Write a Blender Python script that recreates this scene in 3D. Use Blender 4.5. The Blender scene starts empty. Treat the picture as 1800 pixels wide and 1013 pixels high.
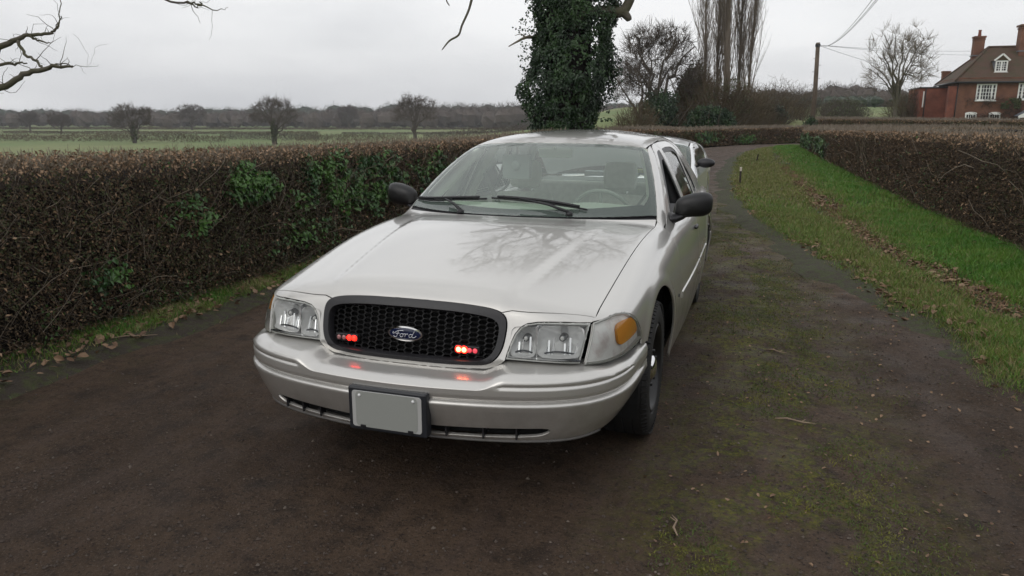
import bpy, bmesh, math, random
import numpy as np
from mathutils import Vector, Matrix
from mathutils.geometry import delaunay_2d_cdt
random.seed(7)
PI = math.pi
scene = bpy.context.scene
COL = scene.collection

# ---------------------------------------------------------------- camera
cd = bpy.data.cameras.new('camera'); cam = bpy.data.objects.new('camera', cd); COL.objects.link(cam)
cd.sensor_width = 36.0; cd.lens = 1312.0/1800.0*36.0; cd.clip_start = 0.05; cd.clip_end = 4000
YAW, PITCH, ROLL = -0.3129, 0.2253, 0.002
_f = Vector((math.sin(YAW)*math.cos(PITCH), math.cos(YAW)*math.cos(PITCH), -math.sin(PITCH)))
_r = Vector((math.cos(YAW), -math.sin(YAW), 0)); _u = _r.cross(_f)
_r2 = _r*math.cos(ROLL)+_u*math.sin(ROLL); _u2 = -_r*math.sin(ROLL)+_u*math.cos(ROLL)
cam.matrix_world = Matrix(((_r2.x, _u2.x, -_f.x, 1.332), (_r2.y, _u2.y, -_f.y, -3.66), (_r2.z, _u2.z, -_f.z, 1.583), (0, 0, 0, 1)))
scene.camera = cam

# ---------------------------------------------------------------- sky, sun, exposure
SUN_EL, SUN_ROT = math.radians(38), math.radians(205)
w = bpy.data.worlds.new('World'); scene.world = w; w.use_nodes = True
nt = w.node_tree; nt.nodes.clear()
def WN(t, **k):
    n = nt.nodes.new(t)
    for a, b in k.items(): setattr(n, a, b)
    return n
wo = WN('ShaderNodeOutputWorld'); bg = WN('ShaderNodeBackground'); bg.inputs[1].default_value = 0.1
sky = WN('ShaderNodeTexSky'); sky.sky_type = 'NISHITA'; sky.sun_disc = False
sky.sun_elevation = SUN_EL; sky.sun_rotation = SUN_ROT; sky.dust_density = 3.0; sky.air_density = 1.0
tc = WN('ShaderNodeTexCoord'); mp = WN('ShaderNodeMapping'); mp.inputs['Scale'].default_value = (1.0, 1.0, 4.5)
nz = WN('ShaderNodeTexNoise'); nz.inputs['Scale'].default_value = 1.7; nz.inputs['Detail'].default_value = 5; nz.inputs['Roughness'].default_value = 0.5
cr = WN('ShaderNodeValToRGB')
cr.color_ramp.elements[0].position = 0.34; cr.color_ramp.elements[0].color = (4.65, 4.72, 4.86, 1)
cr.color_ramp.elements[1].position = 0.66; cr.color_ramp.elements[1].color = (6.8, 6.8, 6.82, 1)
sep = WN('ShaderNodeSeparateXYZ')
mr = WN('ShaderNodeMapRange'); mr.inputs[1].default_value = 0.0; mr.inputs[2].default_value = 0.9; mr.inputs[3].default_value = 1.54; mr.inputs[4].default_value = 1.64
mul = WN('ShaderNodeVectorMath', operation='SCALE')
mx = WN('ShaderNodeMix', data_type='RGBA'); mx.inputs[0].default_value = 0.93
L = nt.links.new
L(tc.outputs['Generated'], mp.inputs['Vector']); L(mp.outputs[0], nz.inputs['Vector']); L(nz.outputs['Fac'], cr.inputs[0])
L(tc.outputs['Generated'], sep.inputs[0]); L(sep.outputs[2], mr.inputs[0])
L(cr.outputs[0], mul.inputs[0]); L(mr.outputs[0], mul.inputs['Scale'])
L(sky.outputs[0], mx.inputs[6]); L(mul.outputs[0], mx.inputs[7]); L(mx.outputs[2], bg.inputs[0]); L(bg.outputs[0], wo.inputs[0])
sd = bpy.data.lights.new('sun', 'SUN'); sd.energy = 0.5; sd.angle = math.radians(40); sd.color = (1, 0.97, 0.93)
sun = bpy.data.objects.new('sun', sd); COL.objects.link(sun)
_sd = Vector((math.sin(SUN_ROT)*math.cos(SUN_EL), math.cos(SUN_ROT)*math.cos(SUN_EL), math.sin(SUN_EL)))
sun.rotation_euler = _sd.to_track_quat('Z', 'Y').to_euler()
scene.view_settings.view_transform = 'Standard'; scene.view_settings.look = 'None'
scene.view_settings.exposure = 0.0; scene.view_settings.gamma = 1.0; scene.view_settings.use_curve_mapping = False
scene.cycles.max_bounces = 8; scene.cycles.transparent_max_bounces = 12; scene.cycles.volume_bounces = 0
scene.cycles.caustics_reflective = False; scene.cycles.caustics_refractive = False

# ---------------------------------------------------------------- helpers: objects and materials
def setp(o, label=None, cat=None, group=None, kind=None):
    if label: o['label'] = label
    if cat: o['category'] = cat
    if group: o['group'] = group
    if kind: o['kind'] = kind
    return o
def empty(name, loc=(0, 0, 0), rz=0.0, **k):
    o = bpy.data.objects.new(name, None); o.location = loc; o.rotation_euler = (0, 0, rz)
    o.empty_display_size = 0.2; COL.objects.link(o); return setp(o, **k)
def mesh_np(name, V, F, mat=None, parent=None, smooth=True, normals=None, mats=None, fmat=None, **k):
    """V (n,3); F = array (m,3|4) or list of such arrays"""
    me = bpy.data.meshes.new(name)
    V = np.asarray(V, dtype=np.float32)
    Fs = F if isinstance(F, list) else [F]
    Fs = [np.asarray(f, dtype=np.int32) for f in Fs if len(f)]
    me.vertices.add(len(V)); me.vertices.foreach_set('co', V.ravel())
    nl = sum(f.size for f in Fs); npoly = sum(len(f) for f in Fs)
    me.loops.add(nl); me.loops.foreach_set('vertex_index', np.concatenate([f.ravel() for f in Fs]))
    me.polygons.add(npoly)
    tot = np.concatenate([np.full(len(f), f.shape[1], np.int32) for f in Fs])
    st = np.concatenate([[0], np.cumsum(tot)[:-1]]).astype(np.int32)
    me.polygons.foreach_set('loop_start', st); me.polygons.foreach_set('loop_total', tot)
    if fmat is not None: me.polygons.foreach_set('material_index', np.asarray(fmat, np.int32))
    me.update(calc_edges=True); me.validate()
    me.polygons.foreach_set('use_smooth', np.full(len(me.polygons), bool(smooth)))
    if normals is not None and len(me.vertices) == len(normals):
        me.normals_split_custom_set_from_vertices([tuple(n) for n in np.asarray(normals, float)])
    for m in (mats or ([mat] if mat else [])): me.materials.append(m)
    o = bpy.data.objects.new(name, me); COL.objects.link(o)
    if parent: o.parent = parent
    return setp(o, **k)
class MB:
    """collects simple solids into one mesh"""
    def __init__(s): s.v = []; s.f = []
    def add(s, V, F):
        b = len(s.v); s.v += [tuple(p) for p in V]; s.f += [tuple(i+b for i in f) for f in F]
    def box(s, c, d, R=None, taper=1.0):
        V = []
        for z in (-1, 1):
            t = taper if z > 0 else 1.0
            for x, y in ((-1, -1), (1, -1), (1, 1), (-1, 1)): V.append(Vector((x*d[0]/2*t, y*d[1]/2*t, z*d[2]/2)))
        if R is not None: V = [R @ p for p in V]
        s.add([p+Vector(c) for p in V], [(0, 3, 2, 1), (4, 5, 6, 7), (0, 1, 5, 4), (1, 2, 6, 5), (2, 3, 7, 6), (3, 0, 4, 7)])
    def bar(s, a, b, w, h, up=(0, 0, 1)):
        a, b = Vector(a), Vector(b); d = b-a; z = d.normalized(); x = z.cross(Vector(up))
        if x.length < 1e-4: x = z.cross(Vector((1, 0, 0)))
        x.normalize(); y = x.cross(z)
        V = [p+x*i*w/2+y*j*h/2 for p in (a, b) for i, j in ((-1, -1), (1, -1), (1, 1), (-1, 1))]
        s.add(V, [(0, 3, 2, 1), (4, 5, 6, 7), (0, 1, 5, 4), (1, 2, 6, 5), (2, 3, 7, 6), (3, 0, 4, 7)])
    def tube(s, pts, rad, n=8, cap=True):
        pts = [Vector(p) for p in pts]; rad = rad if hasattr(rad, '__len__') else [rad]*len(pts)
        V = []; F = []; px = None
        for i, p in enumerate(pts):
            t = (pts[min(i+1, len(pts)-1)]-pts[max(i-1, 0)]).normalized()
            if px is None: px = t.orthogonal().normalized()
            else: px = (px-t*px.dot(t)).normalized()
            py = t.cross(px)
            for k in range(n):
                a = 2*PI*k/n; V.append(p+(px*math.cos(a)+py*math.sin(a))*rad[i])
        for i in range(len(pts)-1):
            for k in range(n):
                F.append((i*n+k, i*n+(k+1) % n, (i+1)*n+(k+1) % n, (i+1)*n+k))
        if cap: F.append(tuple(range(n))[::-1]); F.append(tuple((len(pts)-1)*n+k for k in range(n)))
        s.add(V, F)
    def lathe(s, prof, axis='x', c=(0, 0, 0), n=48, flip=False):
        """prof: (a, r) with a along the axis"""
        V = []; F = []; m = len(prof)
        for k in range(n):
            t = 2*PI*k/n
            for a, r in prof:
                p = (a, r*math.cos(t), r*math.sin(t)) if axis == 'x' else ((r*math.cos(t), a, r*math.sin(t)) if axis == 'y' else (r*math.cos(t), r*math.sin(t), a))
                V.append((p[0]+c[0], p[1]+c[1], p[2]+c[2]))
        for k in range(n):
            for i in range(m-1):
                q = (k*m+i, k*m+i+1, ((k+1) % n)*m+i+1, ((k+1) % n)*m+i)
                F.append(q[::-1] if flip else q)
        s.add(V, F)
    def ell(s, c, r, nu=20, nv=12, R=None):
        V = []; F = []
        for j in range(nv+1):
            b = PI*j/nv
            for i in range(nu):
                a = 2*PI*i/nu; p = Vector((r[0]*math.sin(b)*math.cos(a), r[1]*math.sin(b)*math.sin(a), r[2]*math.cos(b)))
                if R is not None: p = R @ p
                V.append(p+Vector(c))
        for j in range(nv):
            for i in range(nu): F.append((j*nu+i, (j+1)*nu+i, (j+1)*nu+(i+1) % nu, j*nu+(i+1) % nu))
        s.add(V, F)
    def prism(s, poly, a, b):
        """poly: list of 3D points; a: extrude vector from poly (b ignored offset)"""
        n = len(poly); V = [Vector(p)+Vector(a) for p in poly]+[Vector(p)+Vector(b) for p in poly]
        s.add(V, [tuple(range(n))[::-1], tuple(range(n, 2*n))]+[(i, (i+1) % n, (i+1) % n+n, i+n) for i in range(n)])
    def build(s, name, mat, parent=None, smooth=False, bevel=0.0, sub=0, auto=None, **k):
        me = bpy.data.meshes.new(name); me.from_pydata([tuple(v) for v in s.v], [], s.f)
        bm = bmesh.new(); bm.from_mesh(me); bmesh.ops.recalc_face_normals(bm, faces=bm.faces); bm.to_mesh(me); bm.free()
        me.materials.append(mat)
        for p in me.polygons: p.use_smooth = bool(smooth)
        if auto is not None:
            try: me.set_sharp_from_angle(angle=math.radians(auto))
            except Exception: pass
        o = bpy.data.objects.new(name, me); COL.objects.link(o)
        if parent: o.parent = parent
        if bevel: m = o.modifiers.new('bevel', 'BEVEL'); m.width = bevel; m.segments = 2; m.limit_method = 'ANGLE'
        if sub: m = o.modifiers.new('sub', 'SUBSURF'); m.levels = m.render_levels = sub
        return setp(o, **k)

MATS = {}
def mat(name, col=(.5, .5, .5), rough=.5, metal=0.0, coat=0.0, coat_rough=.05, spec=.5, emis=None, estr=0.0, trans=0.0, alpha=1.0,
        noise=None, bump=None, two=None):
    """noise=(scale, amount) value variation; bump=(scale, strength, distance); two=(col2, scale, lo, hi) mixes a second colour"""
    if name in MATS: return MATS[name]
    m = bpy.data.materials.new(name); m.use_nodes = True; n = m.node_tree; b = n.nodes['Principled BSDF']
    b.inputs['Base Color'].default_value = (*col, 1); b.inputs['Roughness'].default_value = rough; b.inputs['Metallic'].default_value = metal
    b.inputs['Coat Weight'].default_value = coat; b.inputs['Coat Roughness'].default_value = coat_rough
    b.inputs['Specular IOR Level'].default_value = spec; b.inputs['Transmission Weight'].default_value = trans
    if emis: b.inputs['Emission Color'].default_value = (*emis, 1); b.inputs['Emission Strength'].default_value = estr
    lk = n.links.new; tcn = n.nodes.new('ShaderNodeTexCoord'); src = None
    if two:
        t = n.nodes.new('ShaderNodeTexNoise'); t.inputs['Scale'].default_value = two[1]; t.inputs['Detail'].default_value = 6; lk(tcn.outputs['Object'], t.inputs['Vector'])
        r = n.nodes.new('ShaderNodeMapRange'); r.inputs[1].default_value = two[2]; r.inputs[2].default_value = two[3]; lk(t.outputs['Fac'], r.inputs[0])
        x = n.nodes.new('ShaderNodeMix'); x.data_type = 'RGBA'; x.inputs[6].default_value = (*col, 1); x.inputs[7].default_value = (*two[0], 1)
        lk(r.outputs[0], x.inputs[0]); src = x.outputs[2]
    if noise:
        t = n.nodes.new('ShaderNodeTexNoise'); t.inputs['Scale'].default_value = noise[0]; t.inputs['Detail'].default_value = 5; lk(tcn.outputs['Object'], t.inputs['Vector'])
        r = n.nodes.new('ShaderNodeMapRange'); r.inputs[3].default_value = 1-noise[1]; r.inputs[4].default_value = 1+noise[1]; r.inputs[1].default_value = .25; r.inputs[2].default_value = .75
        lk(t.outputs['Fac'], r.inputs[0]); x = n.nodes.new('ShaderNodeVectorMath'); x.operation = 'SCALE'; lk(r.outputs[0], x.inputs['Scale'])
        if src: lk(src, x.inputs[0])
        else: x.inputs[0].default_value = col
        src = x.outputs[0]
    if src: lk(src, b.inputs['Base Color'])
    if bump:
        t = n.nodes.new('ShaderNodeTexNoise'); t.inputs['Scale'].default_value = bump[0]; t.inputs['Detail'].default_value = 6; lk(tcn.outputs['Object'], t.inputs['Vector'])
        q = n.nodes.new('ShaderNodeBump'); q.inputs['Strength'].default_value = bump[1]; q.inputs['Distance'].default_value = bump[2]
        lk(t.outputs['Fac'], q.inputs['Height']); lk(q.outputs[0], b.inputs['Normal'])
    MATS[name] = m; return m
def glass_mat(name, tint=(.8, .87, .83), ior=1.45, refl=1.0, film=0.0):
    if name in MATS: return MATS[name]
    m = bpy.data.materials.new(name); m.use_nodes = True; n = m.node_tree; n.nodes.clear(); lk = n.links.new
    o = n.nodes.new('ShaderNodeOutputMaterial'); t = n.nodes.new('ShaderNodeBsdfTransparent'); t.inputs[0].default_value = (*tint, 1)
    g = n.nodes.new('ShaderNodeBsdfGlossy'); g.inputs['Roughness'].default_value = 0.0; g.inputs[0].default_value = (refl, refl, refl, 1)
    f = n.nodes.new('ShaderNodeFresnel'); f.inputs[0].default_value = ior; x = n.nodes.new('ShaderNodeMixShader')
    lk(f.outputs[0], x.inputs[0]); lk(t.outputs[0], x.inputs[1]); lk(g.outputs[0], x.inputs[2]); last = x
    if film:   # thin dust film, greened and strengthened to paint in a milky, brighter cabin
        df = n.nodes.new('ShaderNodeBsdfDiffuse'); df.inputs[0].default_value = (.56, .70, .62, 1); y = n.nodes.new('ShaderNodeMixShader'); y.inputs[0].default_value = film
        lk(x.outputs[0], y.inputs[1]); lk(df.outputs[0], y.inputs[2]); last = y
    lk(last.outputs[0], o.inputs[0])
    MATS[name] = m; return m
# ---------------------------------------------------------------- the saloon car (front axle at y=0, nose towards -y)
def cspl(xs, ys):
    xs = np.array(xs, float); ys = np.array(ys, float); n = len(xs); h = np.diff(xs)
    A = np.zeros((n, n)); b = np.zeros(n); A[0, 0] = A[-1, -1] = 1
    for i in range(1, n-1):
        A[i, i-1] = h[i-1]; A[i, i] = 2*(h[i-1]+h[i]); A[i, i+1] = h[i]; b[i] = 6*((ys[i+1]-ys[i])/h[i]-(ys[i]-ys[i-1])/h[i-1])
    M = np.linalg.solve(A, b)
    def f(x):
        x = np.asarray(x, float); i = np.clip(np.searchsorted(xs, x)-1, 0, n-2); xc = np.clip(x, xs[0], xs[-1])
        a = xs[i+1]-xc; c = xc-xs[i]; hh = h[i]
        v = (M[i]*a**3+M[i+1]*c**3)/(6*hh)+(ys[i]/hh-M[i]*hh/6)*a+(ys[i+1]/hh-M[i+1]*hh/6)*c
        s0 = (ys[1]-ys[0])/h[0]-M[1]*h[0]/6; s1 = (ys[-1]-ys[-2])/h[-1]+M[-2]*h[-1]/6
        return v+np.where(x < xs[0], (x-xs[0])*s0, 0)+np.where(x > xs[-1], (x-xs[-1])*s1, 0)
    return f
def sst(a, b, x): t = np.clip((x-a)/(b-a), 0, 1); return t*t*(3-2*t)
def smax(a, b, r): h = np.maximum(r-np.abs(a-b), 0)/r; return np.maximum(a, b)+h**3*r/6
def smin(a, b, r): return -smax(-a, -b, r)

def resample(poly, step, closed=True):
    P = [np.array(p, float) for p in poly]; out = []
    n = len(P)
    for i in range(n if closed else n-1):
        a, b = P[i], P[(i+1) % n]; k = max(1, int(np.ceil(np.linalg.norm(b-a)/step)))
        for j in range(k): out.append(a+(b-a)*j/k)
    if not closed: out.append(P[-1])
    return np.array(out)
def smoothc(pts, n=6, closed=False):
    """Catmull-Rom through pts"""
    P = [np.array(p, float) for p in pts]; N = len(P); out = []
    for i in range(N if closed else N-1):
        if closed: p0, p1, p2, p3 = P[i-1], P[i], P[(i+1) % N], P[(i+2) % N]
        else: p0, p1, p2, p3 = P[max(i-1, 0)], P[i], P[i+1], P[min(i+2, N-1)]
        for j in range(n):
            t = j/n; out.append(.5*((2*p1)+(-p0+p2)*t+(2*p0-5*p1+4*p2-p3)*t*t+(-p0+3*p1-3*p2+p3)*t**3))
    if not closed: out.append(P[-1])
    return [tuple(p) for p in out]
def inset(poly, d):
    P = np.array(poly); n = len(P); A = np.roll(P, 1, 0); B = np.roll(P, -1, 0)
    area = .5*np.sum(P[:, 0]*B[:, 1]-B[:, 0]*P[:, 1]); sg = 1 if area > 0 else -1
    t1 = P-A; t2 = B-P; t1 /= np.linalg.norm(t1, axis=1)[:, None]+1e-9; t2 /= np.linalg.norm(t2, axis=1)[:, None]+1e-9
    n1 = np.c_[-t1[:, 1], t1[:, 0]]*sg; n2 = np.c_[-t2[:, 1], t2[:, 0]]*sg; m = n1+n2
    m /= np.maximum((m*n1).sum(1), .5)[:, None]
    return P+m*(d if np.isscalar(d) else np.asarray(d)[:, None])
def pip(P, poly):
    x, y = P[:, 0], P[:, 1]; r = np.zeros(len(P), bool); n = len(poly)
    for i in range(n):
        x1, y1 = poly[i]; x2, y2 = poly[(i+1) % n]
        if y1 == y2: continue
        c = ((y1 > y) != (y2 > y)) & (x < (x2-x1)*(y-y1)/(y2-y1)+x1); r ^= c
    return r
def segdist(P, poly):
    d = np.full(len(P), 1e9); n = len(poly)
    for i in range(n):
        a = poly[i]; b = poly[(i+1) % n]; ab = b-a; t = np.clip(((P-a)@ab)/(ab@ab+1e-12), 0, 1)
        d = np.minimum(d, np.linalg.norm(P-a-t[:, None]*ab, axis=1))
    return d

class Surf:
    """a car skin given as an implicit function; panels are cut from it"""
    def __init__(s, f): s.f = f
    def solve(s, O, D, r0, r1):
        a = np.full(len(O), r0, float); b = np.full(len(O), r1, float)
        for _ in range(34):
            m = (a+b)/2; q = O+D*m[:, None]; out = s.f(q[:, 0], q[:, 1], q[:, 2]) > 0
            b = np.where(out, m, b); a = np.where(out, a, m)
        return O+D*((a+b)/2)[:, None]
    def normal(s, P):
        e = 2e-3; f = s.f; x, y, z = P.T
        g = np.c_[f(x+e, y, z)-f(x-e, y, z), f(x, y+e, z)-f(x, y-e, z), f(x, y, z+e)-f(x, y, z-e)]
        return g/np.linalg.norm(g, axis=1)[:, None]
    def top(s, x, y): x = np.atleast_1d(np.asarray(x, float)); y = np.broadcast_to(np.asarray(y, float), x.shape); return s.solve(np.c_[x, y, x*0+.45], np.tile([0, 0, 1.], (len(x), 1)), 0, 1.4)
    def side(s, y, z): y = np.atleast_1d(np.asarray(y, float)); z = np.broadcast_to(np.asarray(z, float), y.shape); return s.solve(np.c_[y*0+.1, y, z], np.tile([1., 0, 0], (len(y), 1)), 0, 1.2)
    def front(s, x, z): x = np.atleast_1d(np.asarray(x, float)); z = np.broadcast_to(np.asarray(z, float), x.shape); return s.solve(np.c_[x, x*0, z], np.tile([0, -1., 0], (len(x), 1)), 0, 1.6)
class PTop:
    def __init__(s, S): s.S = S
    def fwd(s, q): return s.S.top(q[:, 0], q[:, 1])
    def inv(s, P): P = np.asarray(P, float); return P[:, :2]
class PFront:
    def __init__(s, S): s.S = S
    def fwd(s, q): return s.S.front(q[:, 0], q[:, 1])
    def inv(s, P): P = np.asarray(P, float); return P[:, [0, 2]]
class PSide:
    def __init__(s, S): s.S = S
    def fwd(s, q): return s.S.side(q[:, 0], q[:, 1])
    def inv(s, P): P = np.asarray(P, float); return P[:, [1, 2]]
class PolX:
    def __init__(s, S, y0, z0, k=.42, r=1.0): s.S = S; s.y0 = y0; s.z0 = z0; s.k = k; s.r = r
    def fwd(s, q): a = q[:, 1]/s.k; o = a*0; return s.S.solve(np.c_[q[:, 0], o+s.y0, o+s.z0], np.c_[o, -np.cos(a), np.sin(a)], getattr(s, 'r0', 0.0), s.r)
    def inv(s, P): P = np.asarray(P, float); return np.c_[P[:, 0], np.arctan2(P[:, 2]-s.z0, s.y0-P[:, 1])*s.k]
class PolY:
    def __init__(s, S, x0, z0, k=.6, r=1.3): s.S = S; s.x0 = x0; s.z0 = z0; s.k = k; s.r = r
    def fwd(s, q): a = q[:, 1]/s.k; o = a*0; return s.S.solve(np.c_[o+s.x0, q[:, 0], o+s.z0], np.c_[np.cos(a), o, np.sin(a)], 0.0, s.r)
    def inv(s, P): P = np.asarray(P, float); return np.c_[P[:, 1], np.arctan2(P[:, 2]-s.z0, P[:, 0]-s.x0)*s.k]
class PolZ:
    def __init__(s, S, x0, y0, k=.45, r=1.0, sg=-1): s.S = S; s.x0 = x0; s.y0 = y0; s.k = k; s.r = r; s.sg = sg
    def fwd(s, q): a = q[:, 0]/s.k; o = a*0; return s.S.solve(np.c_[o+s.x0, o+s.y0, q[:, 1]], np.c_[np.cos(a), s.sg*np.sin(a), o], 0.0, s.r)
    def inv(s, P): P = np.asarray(P, float); return np.c_[np.arctan2(s.sg*(P[:, 1]-s.y0), P[:, 0]-s.x0)*s.k, P[:, 2]]

def trimmesh(fwd, nrm, outline, holes, step, gap, flange, off, bstep, sink, extra=None):
    loops = [resample(outline, bstep)]+[resample(h, bstep) for h in holes]
    lo = loops[0].min(0); hi = loops[0].max(0)
    gx = np.arange(lo[0]+step/2, hi[0], step); gy = np.arange(lo[1]+step/2, hi[1], step*.87)
    X, Y = np.meshgrid(gx, gy); X = X+((np.arange(len(gy)) % 2)*step/2)[:, None]; G = np.c_[X.ravel(), Y.ravel()]
    keep = pip(G, loops[0])
    for h in loops[1:]: keep &= ~pip(G, h)
    G = G[keep]
    for h in loops: G = G[segdist(G, h) > step*.45]
    if extra is not None:
        xk = pip(extra, loops[0])
        for h in loops[1:]: xk &= ~pip(extra, h)
        for h in loops: xk &= segdist(extra, h) > .002
        E_ = extra[xk]; bins = set((int(a//.004), int(b//.004)) for a, b in E_)
        gk = [not any((int(a//.004)+i, int(b//.004)+j) in bins for i in (-1, 0, 1) for j in (-1, 0, 1)) for a, b in G]
        G = np.r_[G[np.array(gk)], E_]
    pts = []; edges = []
    for h in loops:
        b = len(pts); n = len(h); pts += [tuple(p) for p in h]; edges += [(b+i, b+(i+1) % n) for i in range(n)]
    pts += [tuple(p) for p in G]
    V, E, F, _, _, _ = delaunay_2d_cdt([Vector(p) for p in pts], edges, [], 0, 1e-7)
    V = np.array([(v.x, v.y) for v in V]); F = np.array([f for f in F if len(f) == 3])
    c = V[F].mean(1); k = pip(c, loops[0])
    for h in loops[1:]: k &= ~pip(c, h)
    F = F[k]
    P = fwd(V); N = nrm(P)
    fn = np.cross(P[F[:, 1]]-P[F[:, 0]], P[F[:, 2]]-P[F[:, 0]])
    fl = (fn*N[F].sum(1)).sum(1) < 0; F[fl] = F[fl][:, ::-1]
    P = P+N*off
    # boundary
    ed = {}
    for t in F:
        for a, b in ((t[0], t[1]), (t[1], t[2]), (t[2], t[0])): ed[(a, b)] = 1
    bd = [(a, b) for a, b in ed if (b, a) not in ed]
    nxt = {a: b for a, b in bd}; prv = {b: a for a, b in bd}
    idx = [v for v in nxt if v in prv]
    inw = {}
    for v in idx:
        t = P[nxt[v]]-P[prv[v]]; t = t/(np.linalg.norm(t)+1e-9); i = np.cross(N[v], t); inw[v] = i/(np.linalg.norm(i)+1e-9)
    for v in idx: P[v] = P[v]+inw[v]*gap
    faces = [F]
    if flange > 0:
        n0 = len(P); A = {}; PA = []; NA = []
        for j, v in enumerate(idx):
            A[v] = n0+j*3; PA += [P[v], P[v]-N[v]*.003-inw[v]*.0, P[v]-N[v]*flange+inw[v]*sink]
            o = -inw[v]; NA += [N[v], N[v]*.35+o*.94, o]
        Q = []
        for a, b in bd:
            if a in A and b in A:
                Q.append((A[a], A[a]+1, A[b]+1, A[b])); Q.append((A[a]+1, A[a]+2, A[b]+2, A[b]+1))
        if PA:
            P = np.r_[P, np.array(PA)]; N = np.r_[N, np.array(NA)]; faces.append(np.array(Q))
    return P, N, faces
def panel(name, PR, outline, m, parent, holes=(), step=.022, gap=.0022, flange=.012, off=0.0, bstep=None, mirror=False, uv=False, sink=.001, **k):
    S = PR.S
    cv = (lambda o: np.array(o, float)) if uv else (lambda o: PR.inv(o))
    P, N, F = trimmesh(PR.fwd, S.normal, cv(outline), [cv(h) for h in holes], step, gap, flange, off, bstep or step*.7, sink)
    if mirror: P = P*[-1, 1, 1]; N = N*[-1, 1, 1]; F = [f[:, ::-1] for f in F]
    return mesh_np(name, P, F, m, parent, True, N, **k)

# ---- body skin of the saloon
zc = cspl([-1.10, -.93, -.8, -.5, -.2, .1, .4, .8, 1.6, 3.0, 3.7, 4.0, 4.2, 4.4], [.838, .872, .897, .945, .984, 1.012, 1.026, 1.030, 1.040, 1.045, 1.035, 1.02, 1.00, .97])
dr = cspl([-1.0, -.8, -.4, .1, .6, 1.2, 3.0, 4.3], [.112, .105, .088, .062, .050, .058, .066, .075])
wm = cspl([-1.1, -.8, -.5, -.3, 0, .3, .7, 1.2, 2.4, 3.0, 3.5, 4.0, 4.4], [.86, .885, .905, .918, .940, .956, .968, .980, .983, .980, .968, .938, .90])
wz = cspl([.2, .4, .55, .66, .76, .85, .93, 1.0, 1.1], [-.040, -.012, 0, -.002, -.014, -.033, -.062, -.10, -.17])
yp = cspl([0, .2, .42, .6, .725, .8, .86, .90, .93], [-.990, -.983, -.950, -.920, -.878, -.82, -.72, -.58, -.38])
zr = cspl([1.2, 1.36, 1.7, 2.1, 2.5, 2.9, 3.2, 3.5], [1.395, 1.425, 1.468, 1.487, 1.488, 1.466, 1.425, 1.36])
def f_saloon(x, y, z):
    x = np.abs(x)
    xc = .40+(y+.9)*.13
    H = zc(y)-dr(y)*np.power(x/.76, 2.4)+.011*(1-sst(-.028, .028, x-xc))*sst(-1.0, -.8, y)*(1-sst(.1, .5, y))
    H = H+.006*sst(.02, .12, x-xc)*(1-sst(.1, .45, y))*0
    Wd = wm(y)+wz(z)
    for yc in (0.0, 2.912):
        r = np.hypot(y-yc, z-.36); Wd = Wd+.009*np.exp(-((r-.43)/.035)**2)
    sl = (yp(x+.01)-yp(x-.01))/.02
    gf = (yp(x)+.36*np.maximum(z-.63, 0)+.9*np.maximum(z-.80, 0)**2*4-y)/np.sqrt(1+sl*sl+.12)
    gs = x-Wd
    rr = .17-.07*sst(.2, 1.0, y)
    body = smax(smax(z-H, gs, rr), gf, .085)
    body = smax(body, y-(4.26-.13*np.power(x/.9, 3)-.12*np.maximum(z-.7, 0)), .12)
    zz = z-.985
    yw = .315+2.44*zz+(.64-.60*zz)*x*x-.035*np.sin(np.clip(zz/.43, 0, 1)*PI)
    gw = (yw-y)/2.55
    gr = z-(zr(y)-.058*np.power(x/.62, 2.3))
    gb = (y-(3.74-1.75*(z-1.03)-.30*x*x))/2.0
    gsd = (x-(.880-.42*np.maximum(z-.95, -.06)-.16*np.maximum(z-.95, 0)**2-.022*((y-2.25)/1.4)**2))/1.09
    cab = smax(smax(gr, gsd, .12), gw, .07); cab = smax(cab, gb, .10)
    return smin(body, cab, .035)
SB = Surf(f_saloon)

def shut(y): return .752+.033*(y+.80)
def hood_rear(x): return .385+.58*x*x
def ws_base(x): return .405+.60*x*x

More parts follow.
